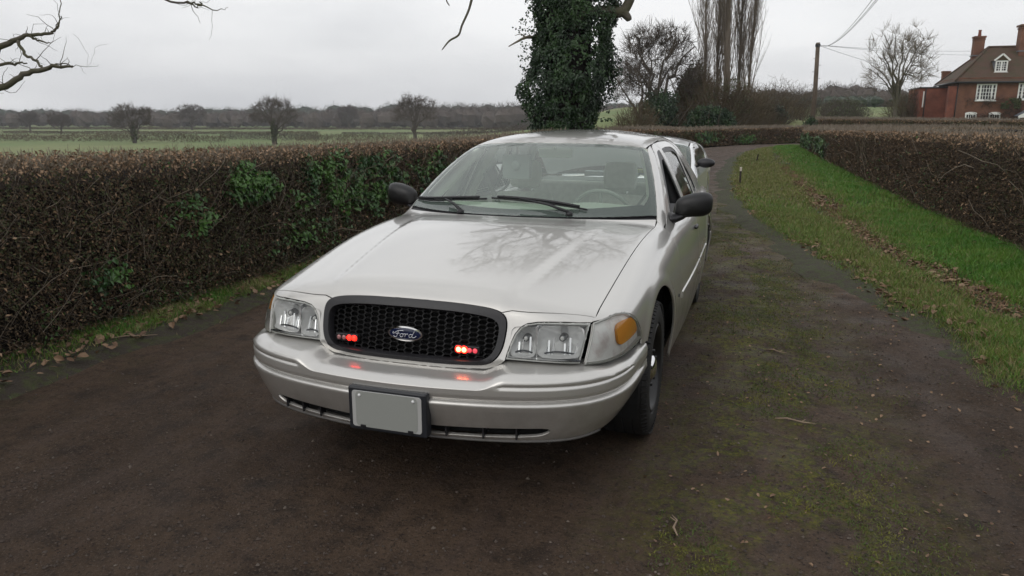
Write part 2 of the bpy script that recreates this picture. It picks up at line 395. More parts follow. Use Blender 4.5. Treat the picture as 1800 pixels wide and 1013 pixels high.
M_paint = mat('champagne_paint', (.615, .602, .572), .31, .60, 1.0, .03)
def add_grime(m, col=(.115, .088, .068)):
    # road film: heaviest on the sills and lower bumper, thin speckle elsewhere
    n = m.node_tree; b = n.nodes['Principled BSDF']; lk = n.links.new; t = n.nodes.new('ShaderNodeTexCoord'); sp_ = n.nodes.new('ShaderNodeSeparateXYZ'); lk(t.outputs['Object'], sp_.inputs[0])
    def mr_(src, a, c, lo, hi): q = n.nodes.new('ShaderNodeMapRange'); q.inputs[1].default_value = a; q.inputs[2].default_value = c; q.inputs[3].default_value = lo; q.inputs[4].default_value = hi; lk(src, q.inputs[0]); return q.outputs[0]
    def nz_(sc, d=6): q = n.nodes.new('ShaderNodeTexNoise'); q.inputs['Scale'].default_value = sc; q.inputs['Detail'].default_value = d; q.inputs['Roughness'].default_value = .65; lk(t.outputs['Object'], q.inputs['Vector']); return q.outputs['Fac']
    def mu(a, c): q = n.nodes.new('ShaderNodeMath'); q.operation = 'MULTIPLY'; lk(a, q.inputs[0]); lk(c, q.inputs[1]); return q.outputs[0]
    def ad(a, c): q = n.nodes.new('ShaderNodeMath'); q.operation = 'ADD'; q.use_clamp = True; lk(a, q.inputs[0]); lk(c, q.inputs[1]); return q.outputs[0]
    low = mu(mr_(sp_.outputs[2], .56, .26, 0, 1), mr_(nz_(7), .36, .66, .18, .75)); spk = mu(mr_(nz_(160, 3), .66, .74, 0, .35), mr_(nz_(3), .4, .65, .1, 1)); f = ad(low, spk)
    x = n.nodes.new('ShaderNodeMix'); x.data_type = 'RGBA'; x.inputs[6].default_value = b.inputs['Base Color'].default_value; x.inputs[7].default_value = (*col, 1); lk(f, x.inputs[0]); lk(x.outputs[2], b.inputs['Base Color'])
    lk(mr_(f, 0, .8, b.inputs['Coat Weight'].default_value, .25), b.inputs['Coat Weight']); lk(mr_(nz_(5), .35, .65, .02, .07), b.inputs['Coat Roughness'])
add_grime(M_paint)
M_black = mat('black_plastic', (.013, .013, .015), .42)
M_trim = mat('dark_grey_plastic', (.017, .0165, .019), .40, noise=(60, .15))
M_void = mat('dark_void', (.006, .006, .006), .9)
M_rubber = mat('rubber', (.014, .0135, .0135), .72, noise=(14, .35), bump=(90, .3, .002))
M_steel = mat('black_steel_wheel', (.007, .007, .008), .42)
M_chrome = mat('chrome', (.86, .86, .87), .06, 1.0)
M_refl = mat('lamp_reflector', (.99, .99, .99), .16, .18, coat=1.0)
M_glass = glass_mat('windscreen_glass', (.90, 1.0, .94), 1.55, film=.12)
M_sideglass = glass_mat('side_glass', (.84, .91, .87), 1.5)
M_lens = glass_mat('clear_lamp_lens', (.93, .94, .93), 1.42)
M_frit = mat('black_glass_border', (.016, .016, .018), .12)
M_cloth = mat('grey_seat_cloth', (.74, .73, .66), .8, noise=(25, .1), bump=(300, .2, .001))
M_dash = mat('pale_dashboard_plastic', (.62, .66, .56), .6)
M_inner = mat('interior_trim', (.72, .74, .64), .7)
M_dark = mat('dark_trim_and_shade', (.02, .02, .022), .7)  # dark trim colour, also used to paint shade into the saloon's near side
M_floor = mat('cabin_carpet', (.20, .20, .18), .9)

def build_saloon():
    car = empty('saloon_car', (0, 0, -.004), 0, label='champagne silver saloon car with red grille lights parked nearest on the dirt lane', cat='car')
    pt, pf, ps = PTop(SB), PFront(SB), PSide(SB)
    px = PolX(SB, -.55, .55); py = PolY(SB, .35, .45)
    sh = [(shut(y), y) for y in np.linspace(-.76, .74, 24)]
    # hood
    fr = [(x, y) for x, y in smoothc([(0, -.895), (.25, -.888), (.47, -.868), (.62, -.830), (.755, -.768)], 5)]
    half = fr+[(a, b) for a, b in sh[1:] if b < hood_rear(.79)-.03]+[(x, hood_rear(x)) for x in np.linspace(.795, 0, 18)]
    half = [h for h in half]
    outl = half+[(-a, b) for a, b in half[::-1][1:-1]]
    ph = PolX(SB, 0, -1.5, k=2.5, r=2.66); ph.r0 = 2.0
    # headlight / grille outline in front view
    HLt = [(.745, .779), (.70, .782), (.62, .785), (.54, .783), (.50, .776), (.475, .762), (.455, .735), (.442, .70), (.430, .655), (.426, .632)]
    gr_o = smoothc([(0, .845), (.18, .842), (.30, .833), (.370, .821), (.404, .803), (.418, .772), (.417, .718), (.408, .672), (.388, .637), (.352, .614), (.29, .607), (.12, .605), (0, .605)], 4)
    gr_full = gr_o+[(-a, b) for a, b in gr_o[::-1][1:-1]]
    def ang(pts):
        Q = np.array(pts, float); lo_ = np.zeros(len(Q)); hi_ = np.full(len(Q), 1.2)
        for _ in range(22):
            a = (lo_+hi_)/2; q = px.fwd(np.c_[Q[:, 0], a*px.k]); lt = q[:, 2] < Q[:, 1]
            lo_ = np.where(lt, a, lo_); hi_ = np.where(lt, hi_, a)
        return np.c_[Q[:, 0], (lo_+hi_)/2*px.k]
    GO = ang(gr_full)
    nG = len(gr_o); iR = 14; iL = len(GO)-iR
    nose_h = [tuple(p) for p in px.inv(SB.top([p[0] for p in fr], [p[1] for p in fr]))]
    hl = [tuple(a) for a in ang(HLt)]
    bot = [tuple(a) for a in ang([(.412, .618), (.385, .602), (.345, .592), (.2, .588), (0, .588)])]
    seam = [p for p in nose_h if p[0] > .43]
    right = [tuple(GO[iR])]+seam+hl+bot
    left = [(-a, b) for a, b in right[::-1][1:]]
    full = right+left+[tuple(p) for p in GO[iR+1:iL][::-1]]
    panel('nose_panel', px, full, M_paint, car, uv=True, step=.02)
    GP = px.fwd(GO); fseam = [tuple(p) for p in SB.top([p[0] for p in fr if p[0] > .43], [p[1] for p in fr if p[0] > .43])]
    rest = [h for h in half if h not in fr]
    h3 = [tuple(GP[i]) for i in range(0, iR+1)]+fseam+[tuple(p) for p in SB.top([p[0] for p in rest], [p[1] for p in rest])]
    h3 = h3+[(-a, b, c) for a, b, c in h3[::-1][1:-1]]
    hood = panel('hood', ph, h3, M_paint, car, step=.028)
    # fenders
    zb = .27
    lampU = [(.742, -.80, .782), (.80, -.745, .795), (.848, -.665, .800), (.872, -.585, .787), (.886, -.51, .737), (.895, -.455, .67), (.899, -.43, .622)]
    lampU = smoothc(lampU, 4)
    arch = [(.405*math.sin(a), .36+.405*math.cos(a)) for a in np.linspace(math.radians(-57), math.radians(100), 40)]
    def SD(pts): return [tuple(p) for p in SB.side([p[0] for p in pts], [p[1] for p in pts])]
    fen = [tuple(p) for p in SB.top([a for a, b in sh], [b for a, b in sh])][::-1]
    fen = fen+lampU+SD([(-.43, .595), (-.36, .592)])+SD(arch)+SD([(.405, .30), (.42, zb), (.655, zb), (.660, .6), (.660, .9)])
    fen = fen+[tuple(p) for p in SB.top([.868, .84], [.68, .73])]
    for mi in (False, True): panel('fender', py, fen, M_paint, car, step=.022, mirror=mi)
    # doors
    dline = [(.70, .955), (.86, .985), (1.06, 1.095), (1.28, 1.225), (1.46, 1.318), (1.60, 1.376), (1.74, 1.400), (1.83, 1.405)]
    fd = [(.665, zb), (.665, .6), (.665, .92)]+smoothc(dline, 4)+[(1.832, 1.2), (1.832, .95), (1.832, .6), (1.832, zb)]
    fw = smoothc([(1.07, 1.005), (1.22, 1.115), (1.38, 1.222), (1.52, 1.305), (1.63, 1.350), (1.765, 1.362)], 4)+[(1.775, 1.2), (1.785, 1.0), (1.78, .972), (1.5, .967), (1.10, .968), (1.05, .98)]
    rd = [(1.838, zb), (1.838, .6), (1.838, .95), (1.838, 1.2)]+smoothc([(1.838, 1.405), (2.1, 1.411), (2.4, 1.403), (2.62, 1.37), (2.82, 1.285), (2.96, 1.15), (3.02, 1.03), (2.98, .93)], 4)
    rarc = [(2.912+.405*math.sin(a), .36+.405*math.cos(a)) for a in np.linspace(math.radians(80), math.radians(-105), 40)]
    rd = rd+[(2.90, .86), (2.75, .80)]+[(2.912+.43*math.sin(a), .36+.43*math.cos(a)) for a in np.linspace(math.radians(-28), math.radians(-100), 12)]+[(2.47, zb)]
    rw = smoothc([(1.885, 1.362), (2.1, 1.368), (2.4, 1.360), (2.56, 1.332)], 4)+[(2.60, 1.30), (2.60, .985), (2.57, .972), (1.9, .972), (1.885, 1.0)]
    rq = smoothc([(2.65, 1.28), (2.78, 1.21), (2.87, 1.10), (2.90, 1.0)], 4)+[(2.88, .985), (2.66, .985)]
    for mi in (False, True):
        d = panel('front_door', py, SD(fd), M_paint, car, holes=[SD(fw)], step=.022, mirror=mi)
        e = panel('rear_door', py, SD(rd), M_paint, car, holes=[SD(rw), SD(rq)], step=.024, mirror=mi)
        for dd, ww in ((d, fw), (e, rw), (e, rq)):
            wuv = resample(py.inv(SD(ww)), .03); o3 = [tuple(v) for v in wuv]
            iu = [tuple(v) for v in inset(wuv, .034 if (dd is d and not mi) else .016)]  # wider black ring paints shade into the open window
            panel('window_seal', py, o3, M_black, dd, holes=[iu], uv=True, step=.03, gap=-.003, flange=.01, off=-.004, mirror=mi)
            if dd is d and not mi: continue   # this window is wound down
            panel('window', py, o3, M_sideglass, dd, uv=True, step=.05, gap=-.004, flange=0, off=-.009, mirror=mi)
    # body side: pillars, rail, quarter
    wsE = [(.800, .745), (.785, .83), (.765, .93), (.738, 1.05), (.70, 1.20), (.665, 1.33), (.635, 1.44)]
    rail = [(.622, 1.52), (.618, 1.7), (.615, 2.1), (.612, 2.5), (.608, 2.8), (.60, 2.98)]
    bwE = [(.625, 3.08), (.66, 3.2), (.70, 3.35), (.735, 3.5), (.76, 3.62), (.77, 3.72)]
    deck = [(.775, 3.85), (.775, 4.0), (.765, 4.12)]
    allT = [tuple(p) for p in SB.top([a for a, b in wsE+rail+bwE+deck], [b for a, b in wsE+rail+bwE+deck])]
    py2 = PolY(SB, .30, .45)
    bs = allT+SD([(4.05, .9), (4.07, .80), (4.07, .62), (3.9, .61), (3.32, .595)])+SD([(2.912+.405*math.sin(a), .36+.405*math.cos(a)) for a in np.linspace(math.radians(56), math.radians(-42), 26)])
    up = rd[:-1]
    # follow the door edges back to the front
    bs = bs+SD([(2.74, .79), (2.90, .856)])+SD(smoothc([(2.986, .93), (3.028, 1.03), (2.968, 1.153), (2.827, 1.291), (2.625, 1.377), (2.4, 1.410), (2.1, 1.417), (1.83, 1.412), (1.74, 1.407), (1.60, 1.383), (1.46, 1.325), (1.28, 1.232), (1.06, 1.102), (.86, .991), (.72, .962)], 4))
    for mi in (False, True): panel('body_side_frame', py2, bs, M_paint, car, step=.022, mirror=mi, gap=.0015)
    # roof
    rf = [(a, b) for a, b in [(0, 1.385), (.2, 1.400), (.4, 1.438), (.55, 1.478), (.612, 1.50)]+rail[1:]+[(.60, 3.0), (.5, 3.03), (.25, 3.06), (0, 3.07)]]
    rff = rf+[(-a, b) for a, b in rf[::-1][1:-1]]
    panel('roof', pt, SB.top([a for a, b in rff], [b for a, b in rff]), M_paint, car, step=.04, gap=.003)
    # windscreen
    wg = [(x, ws_base(x)) for x in np.linspace(0, .795, 12)]+wsE[1:]+[(.60, 1.483), (.55, 1.466), (.4, 1.428), (.2, 1.392), (0, 1.377)]
    wgf = resample(wg+[(-a, b) for a, b in wg[::-1][1:-1]], .04)
    ins = []
    for p in wgf:
        fr_ = (p[1]-ws_base(p[0]))/max(1e-6, (1.38+.25*p[0]**2-ws_base(p[0]))); ins.append(.085*(1-sst(.0, .25, fr_))+.040*sst(0, .25, fr_))
    wi = inset(wgf, np.array(ins)); wi = np.array(smoothc(wi[::2], 2, True))
    panel('windscreen_border', pt, [tuple(p) for p in wgf], M_frit, car, holes=[[tuple(p) for p in wi]], uv=True, step=.04, gap=.001, flange=.006, off=-.003)
    panel('windscreen', pt, [tuple(p) for p in wgf], M_glass, car, uv=True, step=.04, gap=.002, flange=0, off=.0005)
    # rear window and trunk
    rb = [(x, 3.755-.30*x*x-.02) for x in np.linspace(0, .74, 8)]+[(a-.012, b) for a, b in bwE[::-1][1:]]+[(.60, 3.06), (.4, 3.085), (0, 3.10)]
    rbf = rb+[(-a, b) for a, b in rb[::-1][1:-1]]
    panel('rear_window', pt, rbf, M_sideglass, car, uv=True, step=.06, gap=.002, flange=.004)
    tk = [(0, 3.80), (.4, 3.76), (.68, 3.70), (.755, 3.76), (.765, 4.0), (.755, 4.12), (.4, 4.16), (0, 4.17)]
    tkf = tk+[(-a, b) for a, b in tk[::-1][1:-1]]
    panel('boot_lid', pt, tkf, M_paint, car, uv=True, step=.05)
    class PRear(PFront):
        def fwd(s, q): x = q[:, 0]; return s.S.solve(np.c_[x, x*0+3.5, q[:, 1]], np.tile([0, 1., 0], (len(x), 1)), 0, 1.2)
    pr = PRear(SB)
    panel('rear_panel', pr, [(-.55, .62), (.55, .62), (.55, .93), (-.55, .93)], M_paint, car, uv=True, step=.05)
    M_tail = mat('red_tail_lens', (.35, .01, .01), .15)
    for sx in (1, -1):
        a, b = sorted((sx*.56, sx*.86)); panel('tail_light', pr, [(a, .68), (b, .68), (b, .86), (a, .86)], M_tail, car, uv=True, step=.05)
    pzr = PolZ(SB, 0, 3.3, sg=1)
    panel('rear_bumper', pzr, [(-.0, .30), (PI*.45, .30), (PI*.45, .60), (0, .60)], M_paint, car, uv=True, step=.05)
    # cowl grille between hood and glass
    cw = [(x, hood_rear(x)+.004) for x in np.linspace(0, .79, 14)]+[(x, ws_base(x)+.05) for x in np.linspace(.79, 0, 14)]
    cwf = cw+[(-a, b) for a, b in cw[::-1][1:-1]]
    panel('cowl', pt, cwf, M_black, car, uv=True, step=.04, off=-.012, gap=0, flange=.03)
    # ---- bumper cover
    pl = cspl_plan()
    build_bumper(car, pl)
    # ---- lamps
    pz = PolZ(SB, .45, -.45)
    HL = [(.742, .779), (.70, .782), (.62, .785), (.54, .783), (.50, .776), (.475, .762), (.455, .735), (.442, .70), (.430, .655), (.427, .636), (.60, .631), (.719, .627)]
    TL = [(.756, -.80, .780), (.80, -.752, .788), (.845, -.672, .793), (.868, -.592, .780), (.882, -.515, .732), (.893, -.455, .665), (.896, -.440, .632), (.87, -.62, .625), (.80, -.78, .620), (.733, -.87, .622)]
    M_house = mat('lamp_housing', (.16, .165, .17), .35)
    M_amber = mat('amber_reflector', (1.0, .40, .045), .5, coat=.2, bump=(260, .5, .003))
    M_haze = mat('lamp_inner', (.95, .93, .90), .3, .0, two=((.74, .66, .63), 14, .45, .62))
    for sx in (1, -1):
        mi = sx < 0
        h = empty('headlight', (0, 0, 0)); h.parent = car
        panel('lens', pf, HL, M_lens, h, uv=True, step=.02, gap=.003, flange=0, off=.001, mirror=mi)
        hi = inset(resample(HL, .015), .009)
        panel('lens_rim', pf, HL, mat('lamp_rim', (.58, .58, .55), .3), h, holes=[hi], uv=True, step=.012, gap=.002, flange=.03, off=-.001, mirror=mi)
        build_reflector(h, sx, HL)
        t = empty('turn_signal', (0, 0, 0)); t.parent = car
        tuv = resample(pz.inv(TL), .015); ti = inset(tuv, .007)
        panel('lens', pz, tuv, M_lens, t, uv=True, step=.02, gap=.002, flange=0, off=.001, mirror=mi)
        panel('lens_rim', pz, tuv, mat('lamp_rim', (.58, .58, .55), .3), t, holes=[ti], uv=True, step=.012, gap=.0015, flange=.03, off=-.001, mirror=mi)
        panel('reflector', pz, tuv, M_haze, t, uv=True, step=.03, gap=.0, flange=0, off=-.02, mirror=mi)
        AM = smoothc([(.846, -.700, .752), (.868, -.615, .757), (.880, -.535, .742), (.888, -.50, .69), (.885, -.53, .675), (.86, -.665, .668), (.850, -.705, .672), (.844, -.715, .70)], 3, True)
        panel('amber_reflector', pz, AM, M_amber, t, step=.015, gap=0, flange=.012, off=-.007, mirror=mi)
    # ---- grille
    g = empty('grille', (0, 0, 0)); g.parent = car
    GI = []
    for q in resample(GO, .012): GI.append(q)
    GI = np.array(GI); dd = 0
    vm = GI[:, 1]; vc = (vm.max()+vm.min())/2
    hh = (vm.max()-vm.min())/2
    gi = np.array([(q[0]*.930, vc-.075*hh+(q[1]-vc)*.79) for q in GI])
    GOx = inset(GI, -.004*0+.003)
    panel('grille_frame', px, [tuple(p) for p in GOx], M_trim, g, holes=[[tuple(p) for p in gi]], uv=True, step=.012, gap=.0, flange=.045, off=.010, sink=-.001)
    # backing and honeycomb
    bk = MB(); bk.box((0, -.80, .72), (.82, .02, .27)); bk.build('grille_backing', M_void, g)
    def gy(x): return float(yp(abs(x)))+.045
    hx = MB(); Wc, Hc = .0345, .0205
    pol3 = px.fwd(gi); polf = pol3[:, [0, 2]]
    cells = []
    for r in range(-1, 14):
        for c in range(-13, 14):
            cx = c*Wc+(r % 2)*Wc/2; cz = .598+r*Hc
            cells.append((cx, cz))
    segs = set(); hexp = [(-.5, 0), (-.30, .5), (.30, .5), (.5, 0), (.30, -.5), (-.30, -.5)]
    W2 = Wc/.8; rr = []
    for cx, cz in [(c*Wc*1.0+0*0, .592+r*Hc+(c % 2)*Hc/2) for r in range(0, 14) for c in range(-12, 13)]:
        hp = [(cx+a*Wc*1.30, cz+b*Hc) for a, b in hexp]
        for i in range(6):
            a, b = hp[i], hp[(i+1) % 6]; key = tuple(sorted(((round(a[0], 4), round(a[1], 4)), (round(b[0], 4), round(b[1], 4)))))
            segs.add(key)
    sa = np.array([[(a[0]+b[0])/2, (a[1]+b[1])/2] for a, b in segs]); ok = pip(sa, inset(polf, -.012))
    for (a, b), o_ in zip(segs, ok):
        if o_:
            lean = .30
            A = (a[0], gy(a[0])+lean*(a[1]-.63), a[1]); B = (b[0], gy(b[0])+lean*(b[1]-.63), b[1])
            hx.bar(A, B, .014, .0032, up=(0, -1, 0)) if False else hx.bar(A, B, .0034, .016, up=(0, 1, 0))
    hx.build('grille_mesh', mat('grille_mesh_black', (.010, .010, .011), .38), g)
    build_badge(g); build_grille_lights(g, car)
    for x, z in ((-.10, .617), (-.07, .618), (.03, .617), (.06, .615), (.30, .616)):
        q = MB(); q.box((x, gy(x)-.02, z), (.018, .008, .007)); q.build('mounting_clip', mat('clip_grey', (.09, .09, .10), .5), g, bevel=.001)
    build_plate(car)
    build_cabin(car)
    build_mirrors(car)
    build_wipers(car)
    build_wheels(car)
    # door handles, mouldings, fender badge lamp
    for sx in (1, -1):
        for y in (1.66, 2.62):
            P = SB.side([y], [.845])[0]; q = MB()
            q.ell((sx*(P[0]+.012), y, .845), (.014, .075, .016)); q.build('door_handle', M_black, car, smooth=True)
        for y0, y1 in ((.70, 1.81), (1.86, 2.50)):
            ys = np.linspace(y0, y1, 14); P = SB.side(ys, .575); V = []; F = []
            for i, p in enumerate(P):
                for dz, dx in ((-.024, -.004), (-.016, .007), (.014, .007), (.024, -.004)): V.append((sx*(p[0]+dx), p[1], p[2]+dz))
            for i in range(13):
                for j in range(3): F.append((i*4+j, i*4+j+1, (i+1)*4+j+1, (i+1)*4+j))
            F += [(0, 1, 2, 3), (52, 53, 54, 55)]
            q = MB(); q.add(V, F); q.build('side_moulding', M_paint, car, smooth=False)
        P = SB.side([.56], [.60])[0]; q = MB(); q.ell((sx*(P[0]+.001), .56, .60), (.004, .014, .011)); q.build('fender_emblem', M_trim, car, smooth=True)
    # under-body
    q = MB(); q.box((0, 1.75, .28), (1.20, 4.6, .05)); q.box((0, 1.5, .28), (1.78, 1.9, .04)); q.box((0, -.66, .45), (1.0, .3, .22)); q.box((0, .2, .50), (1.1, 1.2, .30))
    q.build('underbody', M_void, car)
    for yc in (0, 2.912):
        for sx in (1, -1):
            q = MB(); n = 20
            pr_ = [(yc+.42*math.cos(a), .36+.42*math.sin(a)) for a in np.linspace(-.35, PI+.35, n)]
            V = [(sx*xx, a, b) for xx in (.58, .93 if yc > 1 else .89) for a, b in pr_]
            F = [(i, i+1, n+i+1, n+i) for i in range(n-1)]; F.append(tuple(range(n)))
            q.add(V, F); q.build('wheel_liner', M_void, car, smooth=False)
    return car

def cspl_plan():
    pts = [(-.0, -1.140), (.15, -1.135), (.30, -1.118), (.45, -1.09), (.58, -1.053), (.69, -1.003), (.77, -.945), (.83, -.872), (.872, -.785), (.898, -.68), (.910, -.56), (.918, -.44), (.922, -.33)]
    full = [(-a, b) for a, b in pts[::-1][:-1]]+pts
    P = np.array(full); s = np.r_[0, np.cumsum(np.linalg.norm(np.diff(P, axis=0), axis=1))]; s = s-s[len(pts)-1]
    fx, fy = cspl(s, P[:, 0]), cspl(s, P[:, 1]); return fx, fy, s[-1]
def build_bumper(car, pl):
    fx, fy, L_ = pl
    # profile rows: z offset listed from the top ledge down
    def ztop(s): a = np.abs(fx(s)); return .590+.034*sst(.36, .47, a)-.012*sst(.80, .88, a)-.022*sst(.88, .93, a)
    def ledge(s): return np.interp(np.abs(s), [0, .45, .75, .95, 1.10, 1.30, L_], [.16, .155, .150, .115, .070, .022, .012])
    # t in metres down the profile; T knots
    rows = [(0.0, 0), (.05, 1), (.10, 2), (.15, 3), (.175, 4), (.195, 5)]
    def prof(s, t):
        """t 0..1 ledge, then 1.. = metres*10 below"""
        zt = ztop(s); D = ledge(s); out = sst(.40, .52, np.abs(fx(s)))
        tl = np.clip(t, 0, 1)
        # ledge part: from d=-D-.03 to d=0, rolling over
        d1 = -(D+.03)*(1-tl); z1 = zt-.006*tl-.012*tl**2
        a = np.clip((tl-.70)/.30, 0, 1)
        z1 = z1-.018*a**2.2*(1-.0*out)
        u_ = t-1
        zb0 = zt-.036
        z = np.where(t <= 1, z1, np.where(u_ < .4, zb0+(.545-zb0)*u_/.4, .545-(u_-.4)*.1))
        zz = z
        d = np.where(t <= 1, d1-.010*(1-a)*0, 0.0)
        # face shape by z
        face = np.interp(zz, [.20, .285, .292, .30, .315, .335, .37, .42, .47, .492, .499, .505, .512, .53, .56, .60], [-.30, -.19, -.13, -.095, -.070, -.056, -.040, -.020, -.001, .006, .003, -.014, -.006, -.001, .0, -.004])
        und = sst(.70, .95, np.abs(fx(s)))*np.clip(.40-zz, 0, 1)*.20
        gro = -.006*np.exp(-((zz-.5685)/.0035)**2)*sst(.440, .462, np.abs(fx(s)))*(1-sst(.915, .925, np.abs(fx(s))))
        rnd = -.016*np.clip((zz-.540)/.035, 0, 1)**2*out
        fade = 1-sst(.905, .925, np.abs(fx(s)))
        face = np.where((zz > .488) & (zz < .512), face*fade, face)
        d = np.where(t <= 1, d+face*0-.016*out*0, face+gro-und)
        return d, z
    def fwd(q):
        s = q[:, 0]; t = q[:, 1]/.10
        t = np.where(t < 1.0, t, t)
        d, z = prof(s, t)
        e = 1e-3; tx = (fx(s+e)-fx(s-e)); ty = (fy(s+e)-fy(s-e)); n = np.hypot(tx, ty); nx, ny = ty/n, -tx/n
        return np.c_[fx(s)+nx*d, fy(s)+ny*d, z]
    def P2n(V):
        e = 2.5e-3; a = fwd(V+[e, 0])-fwd(V-[e, 0]); b = fwd(V+[0, e])-fwd(V-[0, e]); n = np.cross(b, a); return n/(np.linalg.norm(n, axis=1)[:, None]+1e-12)
    # v for a given z on the face: t = 1+ (zt-.036-z)/.1 -> v = .1+ (zt-.036 - z)
    def V_(s, z):
        zb = float(ztop(s))-.036
        return .10+(.04*(zb-z)/(zb-.545) if z > .545 else .04+.545-z)
    sl = np.linspace(0, L_-.005, 30)
    top = [(s, 0.0) for s in sl]
    endz = [(.942, -.37, .58), (.94, -.385, .50), (.93, -.41, .42), (.92, -.46, .36), (.90, -.56, .31)]
    sE = [L_-.045, L_-.055, L_-.085, L_-.14, L_-.24]; zE = [.57, .50, .42, .35, .305]
    right = [(L_-.030, .06), (L_-.04, .10)]+[(a, V_(a, b)) for a, b in zip(sE, zE)]
    botm = [(s, V_(s, .288)) for s in np.linspace(L_-.33, 0, 24)]
    half = top[:-1]+[(L_-.03, 0.0)]+right+botm
    full = half+[(-a, b) for a, b in half[::-1][1:-1]]
    it = smoothc([(.20, .382), (.40, .386), (.56, .388), (.625, .386), (.645, .374), (.63, .358), (.58, .346), (.40, .340), (.20, .338)], 4)
    sx_ = lambda x: float(np.interp(x, fx(np.linspace(0, L_, 200)), np.linspace(0, L_, 200)))
    holeR = [(sx_(a), V_(sx_(a), b)) for a, b in it]
    hole = [(-a, b) for a, b in holeR[::-1]]+holeR
    class PP: pass
    P, N, F = None, None, None
    # anisotropic: squeeze s so that the grid is finer in v
    kx = .35
    def fw2(q): return fwd(np.c_[q[:, 0]/kx, q[:, 1]])
    store = {}
    xtr = [(s*kx, V_(s, z)) for z in (.497, .5005, .504, .5075, .511) for s in np.linspace(-L_+.07, L_-.07, 260)]
    xtr += [(sg*s*kx, V_(s, z)) for z in (.563, .566, .5685, .571, .574) for s in np.linspace(.44, L_-.06, 90) for sg in (1, -1)]
    xtr = np.array(xtr)
    def fwS(q): store['q'] = q; return fw2(q)
    def nr(Pn): return -P2n(np.c_[store['q'][:, 0]/kx, store['q'][:, 1]])*-1
    sc = lambda L0: np.array([(a*kx, b) for a, b in L0])
    P, N, F = trimmesh(fwS, nr, sc(full), [sc(hole)], .0065, .001, .015, 0, .006, .0, extra=xtr)
    bmp = mesh_np('front_bumper', P, F, M_paint, car, True, N)
    # dark intake with ribs
    q = MB(); V = []; Fc = []
    xs = np.linspace(-.635, .635, 30)
    for i, x in enumerate(xs):
        s = sx_(abs(x))*np.sign(x); d = .10
        for z in (.338, .41): V.append((x, float(fy(s))+d, z))
    for i in range(29): Fc.append((2*i, 2*i+2, 2*i+3, 2*i+1))
    q.add(V, Fc); q.build('intake_backing', M_void, bmp)
    for x in (-.57, -.47, -.37, .22, .37, .50):
        s = sx_(abs(x)); r = MB(); r.box((x, float(fy(s))+.066, .363), (.006, .04, .056)); r.build('intake_rib', M_trim, bmp)
    # lower lip strip
    r = MB(); pts = []
    for s in np.linspace(-L_+.50, L_-.50, 40): pts.append(fwd(np.array([[s, V_(s, .322)]]))[0]+[0, .000, -.002])
    r.tube(pts, .006, 6); r.build('bumper_lip', mat('lip_plastic', (.11, .105, .10), .5), bmp, smooth=True)
def build_reflector(h, sx, HL):
    # back shell of the headlamp: chrome box with two bowls
    q = MB(); n = len(HL); V = []; F = []
    yb = lambda x: float(yp(x))+.36*max(0, .10)+.0
    fr = [(x, float(yp(x))+.36*max(z-.63, 0)+.010, z) for x, z in inset(np.array(HL), .006)]
    bk = [(x, float(yp(x))+.36*max(z-.63, 0)+.085, z) for x, z in inset(np.array(HL), .020)]
    V = [(sx*a, b, c) for a, b, c in fr+bk]
    F = [(i, (i+1) % n, (i+1) % n+n, i+n) for i in range(n)]+[tuple(range(n, 2*n))]
    q.add(V, F); q.build('housing', M_refl, h)
    def bowl(cx, cz, rx, rz, dep):
        b = MB(); V = []; F = []; m, k = 28, 9
        y0 = float(yp(cx))+.36*max(cz-.63, 0)+.022
        for j in range(k+1):
            r = 1-j/k
            for i in range(m):
                a = 2*PI*i/m; sq = 1/max(abs(math.cos(a)), abs(math.sin(a)))**.72
                x = cx+rx*r*math.cos(a)*sq; z = cz+rz*r*math.sin(a)*sq
                yy = float(yp(min(max(x, .3), .76)))*r+y0*(1-r)
                V.append((sx*x, yy+(.012+.36*max(z-.63, 0)*r*.6)*1.0+dep*(1-r*r), z))
        for j in range(k):
            for i in range(m): F.append((j*m+i, j*m+(i+1) % m, (j+1)*m+(i+1) % m, (j+1)*m+i))
        b.add(V, F); b.build('reflector_bowl', M_refl, h, smooth=True)
        c = MB(); c.lathe([(y0+.012, .0), (y0+.012, .013), (y0+.05, .016), (y0+.06, .016)], 'y', (sx*cx, 0, cz+.006), 20)
        c.build('bulb_shroud', mat('shroud_grey', (.16, .165, .17), .18, .9), h, smooth=True)
        c = MB(); c.ell((sx*cx, y0+.012, cz+.006), (.009, .006, .009), 12, 8); c.build('bulb_tip', mat('bulb_glass', (.8, .8, .78), .1), h, smooth=True)
    bowl(.636, .710, .092, .066, .05); bowl(.492, .705, .054, .062, .045)
    # divider, and bright flute bars that paint in streaks of reflected light
    b = MB(); y0 = float(yp(.55))
    b.box((sx*.545, y0+.050, .705), (.004, .05, .135))
    for k, x in enumerate((.470, .478, .515, .577, .589, .603, .651, .660, .672, .690)):
        b.bar((sx*x, float(yp(x))+.040, .655), (sx*(x+(.005 if k % 2 else -.004)), float(yp(x))+.062, .695+.012*(k % 3)), .0045 if k % 2 else .007, .006)
    b.build('reflector_flutes', mat('bright_streak_flute', (.95, .96, .97), .12, .7), h)
    b = MB()
    for cx, w_ in ((.628, .075), (.49, .045)):
        pts = [(sx*(cx+w_*t), float(yp(cx+w_*t))+.035+.01*t*t, .650+.018*(1-t*t)) for t in np.linspace(-1, 1, 9)]
        b.tube(pts, .004, 6)
    b.box((sx*.60, float(yp(.6))+.04, .640), (.24, .012, .004))
    b.build('lower_dark_arcs', mat('lamp_painted_dark', (.06, .065, .075), .2, .6), h, smooth=True)  # dark arcs and bar added to paint reflection contrast into the lamp
